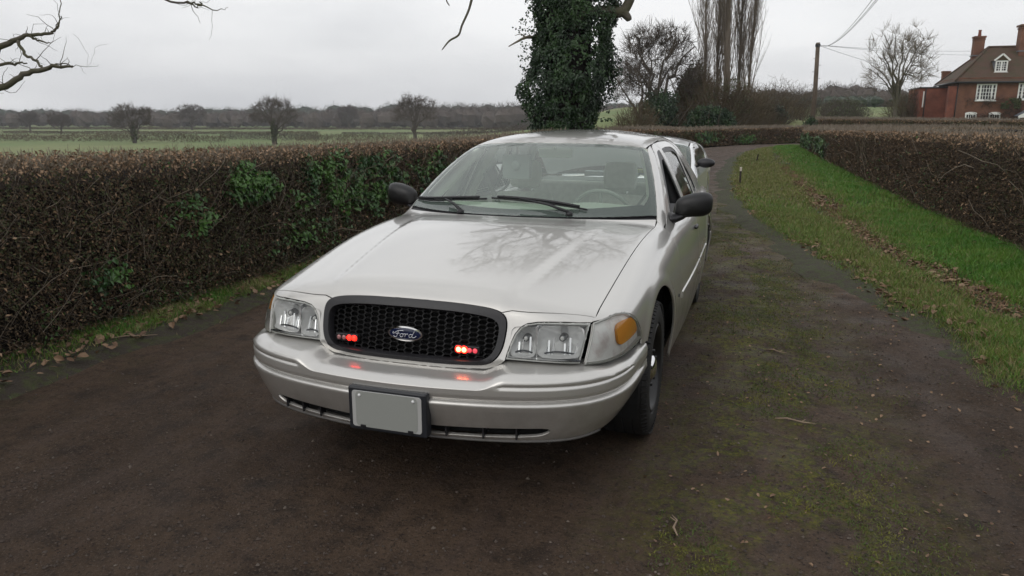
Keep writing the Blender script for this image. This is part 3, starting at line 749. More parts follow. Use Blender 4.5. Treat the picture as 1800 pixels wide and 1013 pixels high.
def build_badge(g):
    cx, cy, cz = 0.0, -.972, .713
    def disc(a, b, d, n=40, dome=.004):
        V = [(cx, cy-d-dome, cz)]
        for r in (.5, .85, 1.0):
            V += [(cx+a*r*math.cos(2*PI*i/n), cy-d-dome*(1-r*r), cz+b*r*math.sin(2*PI*i/n)) for i in range(n)]
        V += [(cx+a*math.cos(2*PI*i/n), cy+.012, cz+b*math.sin(2*PI*i/n)) for i in range(n)]
        F = [(0, 1+i, 1+(i+1) % n) for i in range(n)]
        for k in range(3): F += [(1+k*n+i, 1+(k+1)*n+i, 1+(k+1)*n+(i+1) % n, 1+k*n+(i+1) % n) for i in range(n)]
        return V, F
    q = MB(); q.add(*disc(.0775, .0315, .004)); b = q.build('oval_badge', M_chrome, g, smooth=True, auto=50)
    q = MB(); q.add(*disc(.0705, .0255, .0062)); q.build('badge_field', mat('badge_blue', (.006, .012, .050), .15, coat=1), b, smooth=True, auto=50)
    # script lettering F o r d drawn as thin raised strokes
    st = [
        [(-.050, .008), (-.054, .003), (-.050, .000), (-.040, .007), (-.028, .0135), (-.012, .0155), (-.004, .0145)],
        [(-.026, .013), (-.031, .002), (-.036, -.010), (-.043, -.0145), (-.050, -.012), (-.048, -.008)],
        [(-.040, .001), (-.030, .002), (-.022, .003)],
        [(-.012, .002), (-.018, .000), (-.021, -.006), (-.017, -.0115), (-.010, -.010), (-.006, -.004), (-.008, .001), (-.012, .002), (-.004, .001), (.002, .003)],
        [(.002, .003), (.004, .001), (.001, -.011)], [(.003, -.004), (.008, .001), (.013, .003), (.016, .001)],
        [(.033, .001), (.026, .002), (.020, -.003), (.020, -.009), (.025, -.0115), (.032, -.006), (.036, .003)],
        [(.044, .0145), (.038, .004), (.034, -.006), (.036, -.0115), (.044, -.010), (.052, -.004)]]
    q = MB()
    for s in st:
        c = smoothc(s, 4); q.tube([(cx+a, cy-.0105+.002*(a/.05)**2, cz+b-.001) for a, b in c], .0014, 5)
    q.build('badge_script', mat('badge_silver', (.75, .76, .80), .3, .3), b, smooth=True)
def build_grille_lights(g, car):
    M_on = mat('red_led_lit', (.8, .02, .01), .3, emis=(1, .02, .01), estr=3.5)
    M_on2 = mat('red_led_halo', (.8, .02, .01), .3, emis=(1, .02, .01), estr=1.6)
    M_core = mat('red_led_core', (1, .6, .3), .3, emis=(1, .25, .10), estr=7)
    M_off = mat('led_unlit', (.42, .20, .20), .25, .3)
    for cx, cz, lit in ((-.287, .664, (2, 3)), (.266, .664, (0, 1))):
        y = float(yp(abs(cx)))+.018
        u = empty('grille_light', (0, 0, 0)); u.parent = g
        q = MB(); q.box((cx, y+.010, cz), (.108, .022, .034)); q.build('lamp_body', M_black, u, bevel=.004)
        for k in range(4):
            x = cx-.036+k*.024; q = MB(); q.ell((x, y-.004, cz), (.0105, .006, .0105), 14, 8)
            on = k in lit
            q.build('led', (M_core if cx > 0 else M_on) if on else (M_off if cx < 0 else mat('led_pink', (.6, .12, .15), .3, emis=(1, .05, .08), estr=.6)), u, smooth=True)
        if cx > 0:  # glowing rings paint a red halo around the lit diodes
            for k in (0, 1):
                q = MB(); q.lathe([(y-.003, .0105), (y-.006, .0135), (y-.001, .0165)], 'y', (cx-.036+k*.024, 0, cz), 20); q.build('led_halo', M_on, u, smooth=True)
        else:
            for k in (2, 3):
                q = MB(); q.lathe([(y-.003, .0105), (y-.001, .0135)], 'y', (cx-.036+k*.024, 0, cz), 20); q.build('led_halo', M_on2, u, smooth=True)
def build_plate(car):
    b = MB(); b.box((0, -1.135, .440), (.345, .05, .185)); br = b.build('plate_bracket', mat('bracket_grey', (.020, .022, .027), .38), car, bevel=.008)
    def rr(w, h, r, y, n=5):
        P = []
        for sx, sz, a0 in ((1, 1, 0), (-1, 1, 90), (-1, -1, 180), (1, -1, 270)):
            for i in range(n+1):
                a = math.radians(a0+90*i/n); P.append((sx*(w/2-r)+r*math.cos(a), y, .441+sz*(h/2-r)+r*math.sin(a)))
        return P
    q = MB(); q.prism(rr(.305, .153, .012, -1.162), (0, -.002, 0), (0, .002, 0)); pl = q.build('licence_plate', mat('plate_edge', (.45, .45, .44), .35), car, bevel=.0008)
    q = MB(); q.prism(rr(.272, .150, .02, -1.1645), (0, -.0005, 0), (0, .0004, 0)); q.build('plate_face', mat('plate_grey', (.30, .31, .29), .6), pl)
    for x in (-.118, .118):
        q = MB(); q.lathe([(-1.170, .0), (-1.169, .005), (-1.166, .0065), (-1.162, .0065)], 'y', (x, 0, .441+.058), 16); q.build('plate_screw', mat('screw_white', (.8, .8, .8), .3), pl, smooth=True)
    for x in (-.105, .105):
        q = MB(); q.box((x, -1.166, .441-.072), (.022, .006, .012)); q.build('plate_clip', M_black, pl, bevel=.001)
def loftobj(name, secs, m, parent, sub=2, **k):
    """secs: list of closed rings (equal length) -> capped subdivided solid"""
    n = len(secs[0]); V = [p for s in secs for p in s]; F = []
    for i in range(len(secs)-1):
        for j in range(n): F.append((i*n+j, i*n+(j+1) % n, (i+1)*n+(j+1) % n, (i+1)*n+j))
    F.append(tuple(range(n))[::-1]); F.append(tuple((len(secs)-1)*n+j for j in range(n)))
    q = MB(); q.add(V, F); return q.build(name, m, parent, smooth=True, sub=sub, **k)
def seat(parent, x, y, name='front_seat', w=.52):
    s = empty(name, (0, 0, 0)); s.parent = parent
    def ring(c, wx, ty, R): return [tuple(Vector(c)+R @ Vector((a*wx/2, b*ty/2, 0))) for a, b in ((-1, -.5), (-.7, -1), (.7, -1), (1, -.5), (1, .6), (.7, 1), (-.7, 1), (-1, .6))]
    R = Matrix.Rotation(math.radians(-18), 3, 'X')
    secs = [ring((x, y+.02+t*.19, .42+t*.60), w*(.86+.16*math.sin(min(t*1.4, 1)*PI*.5)-.16*t**3), .15-.04*t, R) for t in (0, .05, .3, .6, .85, .96, 1.0)]
    loftobj('seat_backrest', secs, M_cloth, s)
    secs = [ring((x, y-.46+t*.50, .42+.0*t), w, .13, Matrix.Rotation(math.radians(90), 3, 'X')) for t in (0, .08, .5, .95, 1)]
    loftobj('seat_cushion', secs, M_cloth, s)
    hd = [ring((x, y+.205+t*.04, 1.055+t*.20), .27*(1-.18*abs(2*t-1)**3), .10, R) for t in (0, .06, .5, .94, 1)]
    loftobj('headrest', hd, M_cloth, s)
    for dx in (-.055, .055):
        q = MB(); q.tube([(x+dx, y+.20, .98), (x+dx, y+.222, 1.10)], .006, 8); q.build('headrest_post', M_chrome, s, smooth=True)
def build_cabin(car):
    c = empty('cabin_interior', (0, 0, 0)); c.parent = car
    seat(c, .37, 1.72); seat(c, -.37, 1.72)
    # rear bench
    q = MB(); q.box((0, 2.95, .72), (1.30, .16, .62), Matrix.Rotation(math.radians(-16), 3, 'X')); q.box((0, 2.62, .42), (1.30, .55, .20)); q.build('rear_bench', M_cloth, c, bevel=.05, smooth=True)
    q = MB(); q.box((0, 3.33, 1.0), (1.30, .62, .03)); q.build('parcel_shelf', mat('shelf_grey', (.28, .28, .26), .8), c)
    # dashboard
    xs = np.linspace(-.74, .74, 17); V = []; F = []
    for x in xs:
        yb = ws_base(x)+.03; h = .02*math.exp(-((x-.37)/.2)**2)
        for y, z in ((yb-.04, .965), (yb+.10, 1.0), (yb+.26, 1.03+h), (max(yb+.40, 1.02), 1.045+h*1.3), (max(yb+.46, 1.10), 1.02+h), (1.19, .92), (1.17, .60)): V.append((x, y, z))
    m = 7
    for i in range(16):
        for j in range(m-1): F.append((i*m+j, (i+1)*m+j, (i+1)*m+j+1, i*m+j+1))
    q = MB(); q.add(V, F); q.build('dashboard', M_dash, c, smooth=True, sub=1)
    st = MB(); R = Matrix.Translation((.37, 1.27, .95)) @ Matrix.Rotation(math.radians(-62), 4, 'X')
    pts = [R @ Vector((.19*math.cos(a), .19*math.sin(a), 0)) for a in np.linspace(0, 2*PI, 37)]
    st.tube(pts, .014, 8, cap=False)
    for a in (.2, PI-.2, -PI/2): st.tube([R @ Vector((0, 0, -.02)), R @ Vector((.18*math.cos(a), .18*math.sin(a), 0))], .012, 6)
    st.ell(R @ Vector((0, 0, -.02)), (.06, .06, .03)); st.build('steering_wheel', mat('wheel_grey', (.34, .35, .31), .6), c, smooth=True)
    # headliner and inner pillars as the skin offset inwards
    pt = PTop(SB)
    rf = [(-.56, 1.50), (0, 1.42), (.56, 1.50), (.57, 2.0), (.565, 2.8), (.5, 3.0), (-.5, 3.0), (-.565, 2.8), (-.57, 2.0)]
    panel('headliner', pt, rf, M_inner, c, uv=True, step=.08, off=-.035, flange=0)
    for sx in (1, -1):
        for pts in ([(.765, .90, 1.00), (.70, 1.20, 1.15), (.64, 1.42, 1.28), (.60, 1.54, 1.35)], [(.80, 1.82, .80), (.78, 1.82, 1.0), (.66, 1.82, 1.25), (.58, 1.84, 1.37)], [(.76, 3.05, .95), (.64, 2.95, 1.2), (.56, 2.85, 1.36)]):
            q = MB(); dk = sx > 0 and pts[0][1] == 1.82; q.tube([(sx*a, b, d) for a, b, d in pts], .055 if dk else .036, 8); q.build('inner_pillar', M_dark if dk else M_inner, c, smooth=True)  # near-side middle pillar blackened and thickened to paint the window opening dark
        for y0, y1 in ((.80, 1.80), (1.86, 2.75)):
            q = MB(); q.box((sx*.83, (y0+y1)/2, .66), (.05, y1-y0, .56)); q.build('door_card', M_dark if sx > 0 else M_inner, c, bevel=.02)  # near-side cards blackened to paint in a shaded cabin
        # belts
        q = MB(); q.bar((sx*.70, 1.84, 1.22), (sx*.42, 1.68, .78), .045, .003); q.build('seat_belt', mat('belt', (.25, .25, .23), .7), c)
    q = MB(); q.box((0, 1.9, .33), (1.6, 2.4, .04)); q.box((0, 1.15, .5), (1.5, .04, .5)); q.build('cabin_floor', M_floor, c)
    q = MB(); q.box((0, 1.43, 1.345), (.24, .03, .065)); q.bar((0, 1.40, 1.39), (0, 1.43, 1.35), .015, .015); q.build('rear_view_mirror', M_inner, c, bevel=.01)
    # rear deck light units seen through the glass
    q = MB(); q.box((.08, 3.18, 1.085), (.50, .10, .045)); q.build('rear_deck_lightbar', mat('bar_silver', (.55, .58, .60), .2, .8), c, bevel=.008)
    q = MB(); q.box((.33, 3.10, 1.12), (.10, .05, .03)); q.build('yellow_tag', mat('tag_yellow', (.62, .62, .22), .6), c)
    q = MB(); q.box((-.30, 1.50, 1.24), (.20, .06, .17)); q.ell((-.30, 1.462, 1.25), (.035, .012, .035)); q.build('visor_light', mat('visor_light_grey', (.35, .37, .36), .35), c, bevel=.015)
def build_mirrors(car):
    for sx in (1, -1):
        m_ = empty('door_mirror', (0, 0, 0)); m_.parent = car
        # shell: superellipsoid rounded, front face domed
        V = []; F = []; nu, nv = 32, 18; cx, cy, cz = .983, 1.045, 1.063
        for j in range(nv+1):
            b = PI*j/nv-PI/2
            for i in range(nu):
                a = 2*PI*i/nu
                sg = lambda t, e: math.copysign(abs(t)**e, t)
                X = sg(math.cos(b), .75)*sg(math.cos(a), .62)*.112; Z = sg(math.cos(b), .75)*sg(math.sin(a), .62)*.073; Y = -sg(math.sin(b), .9)*(.070 if b > 0 else .045)
                X2 = X; Z2 = Z*(1+.10*(X/.118))+.012*(X/.118) - (0.012 if X<0 else 0)*abs(X/.118); V.append((sx*(cx+X2), cy+Y+X2*.12, cz+Z2))
        for j in range(nv):
            for i in range(nu): F.append((j*nu+i, j*nu+(i+1) % nu, (j+1)*nu+(i+1) % nu, (j+1)*nu+i))
        q = MB(); q.add(V, F); q.build('mirror_shell', mat('mirror_black', (.006, .006, .0065), .42, noise=(70, .1)), m_, smooth=True)
        # foot
        def ring(c, a, b): return [(sx*c[0]+0*a, c[1]+a*math.cos(t), c[2]+b*math.sin(t)) for t in np.linspace(0, 2*PI, 9)[:-1]]
        loftobj('mirror_foot', [ring((.835, 1.03, .985), .10, .055), ring((.862, 1.02, .972), .085, .035), ring((.905, 1.03, .985), .055, .026), ring((.95, 1.04, 1.01), .05, .03)], M_trim, m_, sub=1)
        q = MB(); q.prism([(sx*.80, 1.0, .95), (sx*.80, 1.22, .95), (sx*.80, 1.20, 1.05), (sx*.80, 1.04, .99)], (0, 0, 0), (sx*.055, 0, -.0)); q.build('mirror_base', M_trim, m_)
def build_wipers(car):
    def surf(x, y): return Vector(tuple(SB.top([x], [y])[0]))
    sets = [(None, [(-.33, .475), (-.40, .55), (-.48, .61)], [(-.775, .83), (-.52, .66), (-.20, .585)]),
            (None, [(.33, .50), (.20, .52), (.02, .535)], [(.42, .575), (.12, .555), (-.17, .59)])]
    for _, arm, bl in sets:
        w_ = empty('wiper', (0, 0, 0)); w_.parent = car
        A = [surf(*p)+Vector((0, -.006, .016+.010*i)) for i, p in enumerate(arm)]
        q = MB(); q.tube(A, [.010, .008, .006], 6)
        a2 = [surf(*p)+Vector((0, 0, .004)) for p in (arm[0],)]; q.ell(a2[0], (.022, .022, .018)); q.build('wiper_arm', M_black, w_, smooth=True)
        B = []
        n = 14
        for i in range(n+1):
            t = i/n; p = (np.array(bl[0])*(1-t)*(1-2*t)*1.0+np.array(bl[1])*4*t*(1-t)+np.array(bl[2])*t*(2*t-1)) if True else None
            B.append(surf(p[0], p[1]))
        q = MB(); q.tube([b+Vector((0, -.004, .010)) for b in B], .006, 5); q.tube([b+Vector((0, -.006, .019+.006*math.sin(PI*i/n))) for i, b in enumerate(B)][1:-1], .0085, 6)
        for i in (2, 5, 9, 12): q.tube([B[i]+Vector((0, -.004, .01)), B[i]+Vector((0, -.008, .03))], .006, 5)
        q.build('wiper_blade', M_black, w_, smooth=True)
def make_wheel(rad=.345, wid=.235, rim=.222, steel=M_steel, capm=M_chrome, name='wheel'):
    w_ = empty(name, (0, 0, 0)); h = wid/2
    prof = [(-h+.02, rim), (-h+.006, rim+.012), (-h, rim+.04), (-h+.002, rad-.055), (-h+.012, rad-.026), (-h+.024, rad-.010)]
    # tread with circumferential grooves
    for a, b in ((-.082, -.050), (-.040, -.006), (.006, .040), (.050, .082)):
        prof += [(a*wid/.235, rad-.001 if abs(a) < .08 else rad-.004), (b*wid/.235, rad-.001 if abs(b) < .08 else rad-.004), ((b+.002)*wid/.235, rad-.009), ((b+.008)*wid/.235, rad-.009)]
    prof = prof[:-2]+[(h-.024, rad-.010), (h-.012, rad-.026), (h-.002, rad-.055), (h, rim+.04), (h-.006, rim+.012), (h-.02, rim)]
    q = MB(); q.lathe(prof, 'x', n=96)
    # sipes: thin blocks across the shoulders
    q2 = q
    s = q
    for k in range(72):
        a = 2*PI*k/72
        for e in (-1, 1):
            R = Matrix.Rotation(a, 3, 'X'); s.box(R @ Vector((e*(h-.018), 0, rad-.0115)), (.028, .020, .009), R @ Matrix.Rotation(e*math.radians(24), 3, 'Y'))
    t = q.build('tyre', M_rubber, w_, smooth=True, auto=35)
    r = MB(); r.lathe([(-h+.02, rim+.002), (h-.012, rim+.004), (h-.006, rim-.004), (h-.012, rim-.012), (h-.030, rim-.020), (h-.055, rim-.032), (h-.062, rim-.05), (h-.040, rim-.085), (h-.032, rim-.12), (h-.045, rim-.15), (h-.045, .0)], 'x', n=64)
    r.build('rim', steel, w_, smooth=True, auto=40)
    for k in range(12):
        a = 2*PI*k/12; v = MB(); R = Matrix.Rotation(a, 3, 'X')
        v.ell(R @ Vector((h-.046, 0, rim-.062)), (.004, .018, .010), 12, 6, R); v.build('vent_hole', M_void, w_, smooth=True)
    c = MB(); c.lathe([(h-.045, .065), (h-.020, .062), (h-.008, .045), (h-.002, .030), (h, .0)], 'x', n=32); c.build('hub_cap', capm, w_, smooth=True)
    for k in range(5):
        a = 2*PI*k/5; v = MB(); R = Matrix.Rotation(a, 3, 'X'); v.lathe([(h-.045, .010), (h-.015, .010), (h-.011, .0)], 'x', tuple(R @ Vector((0, 0, .088))), 8); v.build('lug_nut', steel, w_, smooth=True)
    return w_
def copy_tree(o, parent=None, recurse=True):
    c = o.copy(); COL.objects.link(c); c.parent = parent
    for ch in list(o.children): copy_tree(ch, c)
    return c
def build_wheels(car):
    proto = make_wheel(); proto.parent = car; proto.location = (.805, 0, .345)
    for x, y, s in ((-.805, 0, PI), (.808, 2.912, 0), (-.808, 2.912, PI)):
        w_ = copy_tree(proto, car); w_.location = (x, y, .345); w_.rotation_euler = (0.3*y, 0, s)
# ---------------------------------------------------------------- the lie of the land
RNG = np.random.default_rng(11)
CAMP = np.array([1.332, -3.66, 1.583])
def WP(u, v, Z):
    """surveyed point: bearing and elevation read off the photograph's camera, Z metres out"""
    d = np.array(_f)*Z+np.array(_r2)*(u-900)/1312*Z-np.array(_u2)*(v-506.5)/1312*Z
    return CAMP+d
def vnoise(x, y, seed=0):
    """value noise on a lattice"""
    xi = np.floor(x).astype(np.int64); yi = np.floor(y).astype(np.int64); fx = x-xi; fy = y-yi
    def h(a, b):
        n = (a*374761393+b*668265263+seed*1442695041) & 0xffffffff; n = ((n ^ (n >> 13))*1274126177) & 0xffffffff; return ((n ^ (n >> 16)) & 0xffff)/65535.0
    ux = fx*fx*(3-2*fx); uy = fy*fy*(3-2*fy)
    return (h(xi, yi)*(1-ux)+h(xi+1, yi)*ux)*(1-uy)+(h(xi, yi+1)*(1-ux)+h(xi+1, yi+1)*ux)*uy
def fbm(x, y, o=4, seed=0):
    s = 0; a = .5
    for i in range(o): s = s+a*vnoise(x*2**i, y*2**i, seed+i*17); a *= .5
    return s/(1-.5**o)
def terrain(x, y):
    x = np.asarray(x, float); y = np.asarray(y, float)
    xb = -5-.14*np.maximum(y-20, 0)
    w_ = sst(0, 1, (x-(xb-8-.10*np.maximum(y, 0)))/(8+.10*np.maximum(y, 0)))
    tl = -4.3*sst(0, 62, xb-x)
    dist = np.hypot(x-1.3, y+3.7)
    tl = tl+9*sst(480, 900, dist)
    tr = 1.35*sst(52, 80, y)+3.2*sst(95, 230, y)+9*sst(300, 900, dist)
    return w_*tr+(1-w_)*tl
def strip(name, Lf, Rf, ts, ws, zf, m, **k):
    V = []; 
    A = Lf(ts); B = Rf(ts)
    P = A[:, None, :]*(1-ws)[None, :, None]+B[:, None, :]*ws[None, :, None]
    Z = zf(P[..., 0], P[..., 1], ws[None, :]+0*P[..., 0], ts[:, None]+0*P[..., 0])
    V = np.concatenate([P, Z[..., None]], -1).reshape(-1, 3); n, mm = len(ts), len(ws)
    i, j = np.meshgrid(np.arange(n-1), np.arange(mm-1), indexing='ij'); a = (i*mm+j).ravel()
    F = np.c_[a, a+1, a+mm+1, a+mm]
    return mesh_np(name, V, F, m, **k)
TT = np.array([-12, -5, 0, 3, 6, 10, 15, 20, 26, 32, 37, 41, 45, 50, 60], float)
LL = np.array([(-2.65, -12), (-2.65, -5), (-2.66, 0), (-2.60, 3), (-2.7, 6), (-2.7, 10), (-2.6, 15), (-2.45, 20), (-2.2, 26), (-1.8, 32), (-1.35, 37.3), (.5, 43.0), (4, 47.6), (10, 50.2), (24, 52)], float)
RR = np.array([(3.3, -12), (3.15, -5), (2.95, 0), (2.40, 3), (1.70, 6), (.93, 10), (.58, 15), (.45, 20), (.37, 26), (.62, 32), (1.25, 37), (2.25, 41), (5, 45.0), (10.5, 47.2), (24, 49)], float)
HR = np.array([(4.9, -12), (4.8, -5), (4.5, 0), (4.35, 3), (4.2, 6), (3.92, 10), (3.78, 15), (3.66, 20), (3.52, 26), (3.42, 32), (3.35, 37), (3.7, 40), (6, 43.6), (11, 45.8), (24, 47.6)], float)
def pl(A): return lambda t: np.c_[np.interp(t, TT, A[:, 0]), np.interp(t, TT, A[:, 1])]
Ledge, Redge, Hr = pl(LL), pl(RR), pl(HR)
def jag(x, y, s): return (fbm(x*1.3+s, y*1.3, 4, s)-.5)

def lane_z(x, y):
    near = 1-sst(12, 22, y)
    z = .018*np.exp(-((x-(1.45-.02*y))/.38)**2)*near-.010*np.exp(-((x-.82)/.30)**2)*near*0-.022*np.exp(-((x-2.15+.12*y)/.30)**2)*(1-sst(6, 12, y))
    z = z+.010*np.exp(-((x+1.9)/.30)**2)
    z = z+(fbm(x*1.1, y*.7, 3, 5)-.5)*.030*sst(.5, 1.6, np.abs(np.abs(x)-.82)+np.abs(y*.0))+(fbm(x*9, y*6, 3, 9)-.5)*.010
    return z
M_lane = mat('damp_dirt', (.05, .04, .035), .7)
def ground_mats():
    m = M_lane; n = m.node_tree; n.nodes.clear(); lk = n.links.new
    def N(t, **k):
        q = n.nodes.new(t)
        for a, b in k.items(): setattr(q, a, b)
        return q
    out = N('ShaderNodeOutputMaterial'); b = N('ShaderNodeBsdfPrincipled'); tc_ = N('ShaderNodeTexCoord'); lk(b.outputs[0], out.inputs[0])
    def noise(sc, det=6, rough=.55, scale=None):
        t = N('ShaderNodeTexNoise'); t.inputs['Scale'].default_value = sc; t.inputs['Detail'].default_value = det; t.inputs['Roughness'].default_value = rough
        if scale:
            mp_ = N('ShaderNodeMapping'); mp_.inputs['Scale'].default_value = scale; lk(tc_.outputs['Object'], mp_.inputs[0]); lk(mp_.outputs[0], t.inputs['Vector'])
        else: lk(tc_.outputs['Object'], t.inputs['Vector'])
        return t.outputs['Fac']
    def rng(s, a, b_, c=0., d=1.):
        r = N('ShaderNodeMapRange'); r.inputs[1].default_value = a; r.inputs[2].default_value = b_; r.inputs[3].default_value = c; r.inputs[4].default_value = d; lk(s, r.inputs[0]); return r.outputs[0]
    def mixc(f, A, B):
        x = N('ShaderNodeMix', data_type='RGBA')
        for i, v in ((0, f), (6, A), (7, B)):
            if isinstance(v, tuple): x.inputs[i].default_value = (*v, 1)
            else: lk(v, x.inputs[i])
        return x.outputs[2]
    def mth(op, a, b_):
        x = N('ShaderNodeMath', operation=op)
        for i, v in enumerate((a, b_)):
            if isinstance(v, (int, float)): x.inputs[i].default_value = v
            else: lk(v, x.inputs[i])
        return x.outputs[0]
    c = mixc(rng(noise(.9, 5, .6, (1, .45, 1)), .38, .62), (.055, .0350, .0225), (.100, .0660, .0435))
    c = mixc(rng(noise(14), .45, .70, 0, .8), c, (.046, .030, .021)); c = mixc(rng(noise(5, 7, .7), .50, .64, 0, .7), c, (.022, .016, .013)); c = mixc(rng(noise(1.6, 6, .7, (2.2, .5, 1)), .50, .62, 0, .5), c, (.095, .066, .052))
    c = mixc(rng(noise(95, 4, .7), .56, .66, 0, .8), c, (.15, .115, .088)); c = mixc(rng(noise(45, 4, .7), .60, .66, 0, .6), c, (.13, .10, .078))      # pale grit
    c = mixc(rng(noise(60, 4, .7), .36, .46, .8, 0), c, (.014, .010, .009))     # dark crumbs
    sx_ = N('ShaderNodeSeparateXYZ'); lk(tc_.outputs['Object'], sx_.inputs[0])
    # moss belongs to the untrodden strip between the wheel tracks
    ctr = mth('ADD', sx_.outputs[0], mth('MULTIPLY', sx_.outputs[1], .045))
    dd = mth('ABSOLUTE', mth('SUBTRACT', ctr, 1.50), 0); band = rng(dd, .85, .22)
    far_ = rng(sx_.outputs[1], 16, 10)
    moss = mth('MULTIPLY', mth('MULTIPLY', band, far_), mth('MULTIPLY', rng(noise(2.6, 6, .65), .42, .56), mth('MULTIPLY', rng(noise(22, 4), .40, .52), rng(noise(85, 4, .7), .40, .54, .25, 1))))
    side = mth('MULTIPLY', rng(sx_.outputs[0], -1.9, -2.7), rng(noise(3, 5), .5, .7))
    c = mixc(mth('MULTIPLY', moss, .92), c, mixc(rng(noise(40), .4, .6), (.058, .072, .012), (.15, .145, .020)))
    c = mixc(mth('MULTIPLY', side, .5), c, (.05, .045, .02))
    lk(c, b.inputs['Base Color']); lk(rng(noise(3.2, 4), .35, .65, .52, .85), b.inputs['Roughness']); b.inputs['Specular IOR Level'].default_value = .22
    b1 = N('ShaderNodeBump'); b1.inputs['Strength'].default_value = .9; b1.inputs['Distance'].default_value = .025; lk(noise(28, 8, .7), b1.inputs['Height'])
    b2 = N('ShaderNodeBump'); b2.inputs['Strength'].default_value = .8; b2.inputs['Distance'].default_value = .008; lk(noise(170, 4, .7), b2.inputs['Height']); lk(b1.outputs[0], b2.inputs['Normal'])
    lk(b2.outputs[0], b.inputs['Normal'])
ground_mats()
M_soil = mat('verge_soil', (.040, .031, .022), .9, two=((.048, .052, .018), 16, .44, .62), bump=(60, 1, .02))
M_soil_r = mat('verge_turf_soil', (.042, .034, .022), .9, two=((.046, .056, .016), 18, .42, .60), bump=(60, 1, .02))
M_field = mat('field_grass', (.115, .165, .045), .95, two=((.165, .185, .065), .02, .42, .58), noise=(.25, .12))
def build_ground():
    # one great sheet to the horizon
    a = np.r_[-np.geomspace(880, 8, 60), np.linspace(-6.5, 6.5, 14), np.geomspace(8, 880, 60)]
    b = np.r_[-np.geomspace(700, 14, 24), np.linspace(-12, 60, 60), np.geomspace(64, 1020, 70)]
    X, Y = np.meshgrid(a, b, indexing='ij'); Z = terrain(X, Y)-.10+(fbm(X*.05, Y*.05, 3, 3)-.5)*.5*sst(20, 60, np.hypot(X, Y-20))
    V = np.c_[X.ravel(), Y.ravel(), Z.ravel()]; n, m = X.shape
    i, j = np.meshgrid(np.arange(n-1), np.arange(m-1), indexing='ij'); q = (i*m+j).ravel()
    mesh_np('ground', V, np.c_[q, q+m, q+m+1, q+1], M_field, kind='structure')
    ts = np.r_[np.linspace(-12, -4.2, 30), np.linspace(-4.1, 9, 330), np.linspace(9.1, 60, 150)]
    ws = np.linspace(-.08, 1.10, 150)
    strip('dirt_lane', Ledge, Redge, ts, ws, lambda x, y, w_, t: lane_z(x, y), M_lane, kind='structure')
    wv = np.r_[np.linspace(0, .3, 26), np.linspace(.32, 1, 24)]
    def zr_(x, y, w_, t):
        d = w_*np.hypot(*(Hr(t.ravel())-Redge(t.ravel())).T).reshape(t.shape)
        return -.035+.085*sst(-.02, .30, d+jag(x, y, 3)*.30)+(fbm(x*2.2, y*2.2, 4, 8)-.5)*.05+.05*sst(1.2, 2.6, d)
    R2 = lambda t: Redge(t)+(Redge(t)-Hr(t))*.10
    H2 = lambda t: Hr(t)+(Hr(t)-Redge(t))/np.maximum(np.hypot(*(Hr(t)-Redge(t)).T), .1)[:, None]*1.2
    strip('grass_verge', R2, H2, ts, wv, zr_, M_soil_r, kind='structure')
    def zl_(x, y, w_, t): return -.03+.075*sst(.02, .25, w_*1.6+jag(x, y, 6)*.25)+(fbm(x*3, y*3, 4, 21)-.5)*.05+.05*sst(.35, .8, w_)
    strip('grass_verge', lambda t: Ledge(t)+[.12, 0], lambda t: Ledge(t)-[1.55, 0], ts[ts < 36], np.linspace(0, 1, 34), zl_, M_soil, kind='structure')
build_ground()

# ---------------------------------------------------------------- many small pieces at once
def frames(D):
    D = D/np.linalg.norm(D, axis=-1, keepdims=True)
    r = np.where(np.abs(D[..., 2:3]) > .9, np.array([1., 0, 0]), np.array([0., 0, 1.]))
    A = np.cross(D, r); A /= np.linalg.norm(A, axis=-1, keepdims=True); return A, np.cross(D, A)
def tubes(P, R, m=3):
    """P (n,k,3) polylines, R (n,k) radii -> V,F"""
    n, k, _ = P.shape
    T = np.empty_like(P); T[:, 1:-1] = P[:, 2:]-P[:, :-2]; T[:, 0] = P[:, 1]-P[:, 0]; T[:, -1] = P[:, -1]-P[:, -2]
    A0 = frames(P[:, -1]-P[:, 0]+1e-9)[0][:, None, :]
    T = T/(np.linalg.norm(T, axis=-1, keepdims=True)+1e-12)
    A = A0-T*(A0*T).sum(-1, keepdims=True); A /= np.linalg.norm(A, axis=-1, keepdims=True)+1e-12; B = np.cross(T, A)
    an = 2*PI*np.arange(m)/m
    V = P[:, :, None, :]+R[:, :, None, None]*(A[:, :, None, :]*np.cos(an)[None, None, :, None]+B[:, :, None, :]*np.sin(an)[None, None, :, None])
    V = V.reshape(-1, 3); base = (np.arange(n)*k*m)[:, None, None]; i = (np.arange(k-1)*m)[None, :, None]; j = np.arange(m)[None, None, :]; j2 = (j+1) % m
    F = np.stack([base+i+j, base+i+j2, base+i+m+j2, base+i+m+j], -1).reshape(-1, 4)
    return V, F
def leaves(P, N, U, w_, l_, fold=.25):
    """diamond leaves, two triangles folded on the mid-rib: P centre, N normal, U long axis"""
    N = N/(np.linalg.norm(N, axis=1, keepdims=True)+1e-9); U = U-N*(U*N).sum(1, keepdims=True); U /= np.linalg.norm(U, axis=1, keepdims=True)+1e-9; S = np.cross(N, U)
    w_ = np.broadcast_to(w_, len(P))[:, None]; l_ = np.broadcast_to(l_, len(P))[:, None]
    V = np.stack([P-U*l_*.5, P+S*w_*.5+N*w_*fold-U*l_*.08, P+U*l_*.5, P-S*w_*.5+N*w_*fold-U*l_*.08], 1).reshape(-1, 3)
    b = np.arange(len(P))[:, None]*4; F = np.r_[b+[0, 2, 1], b+[0, 3, 2]]
    return V, F
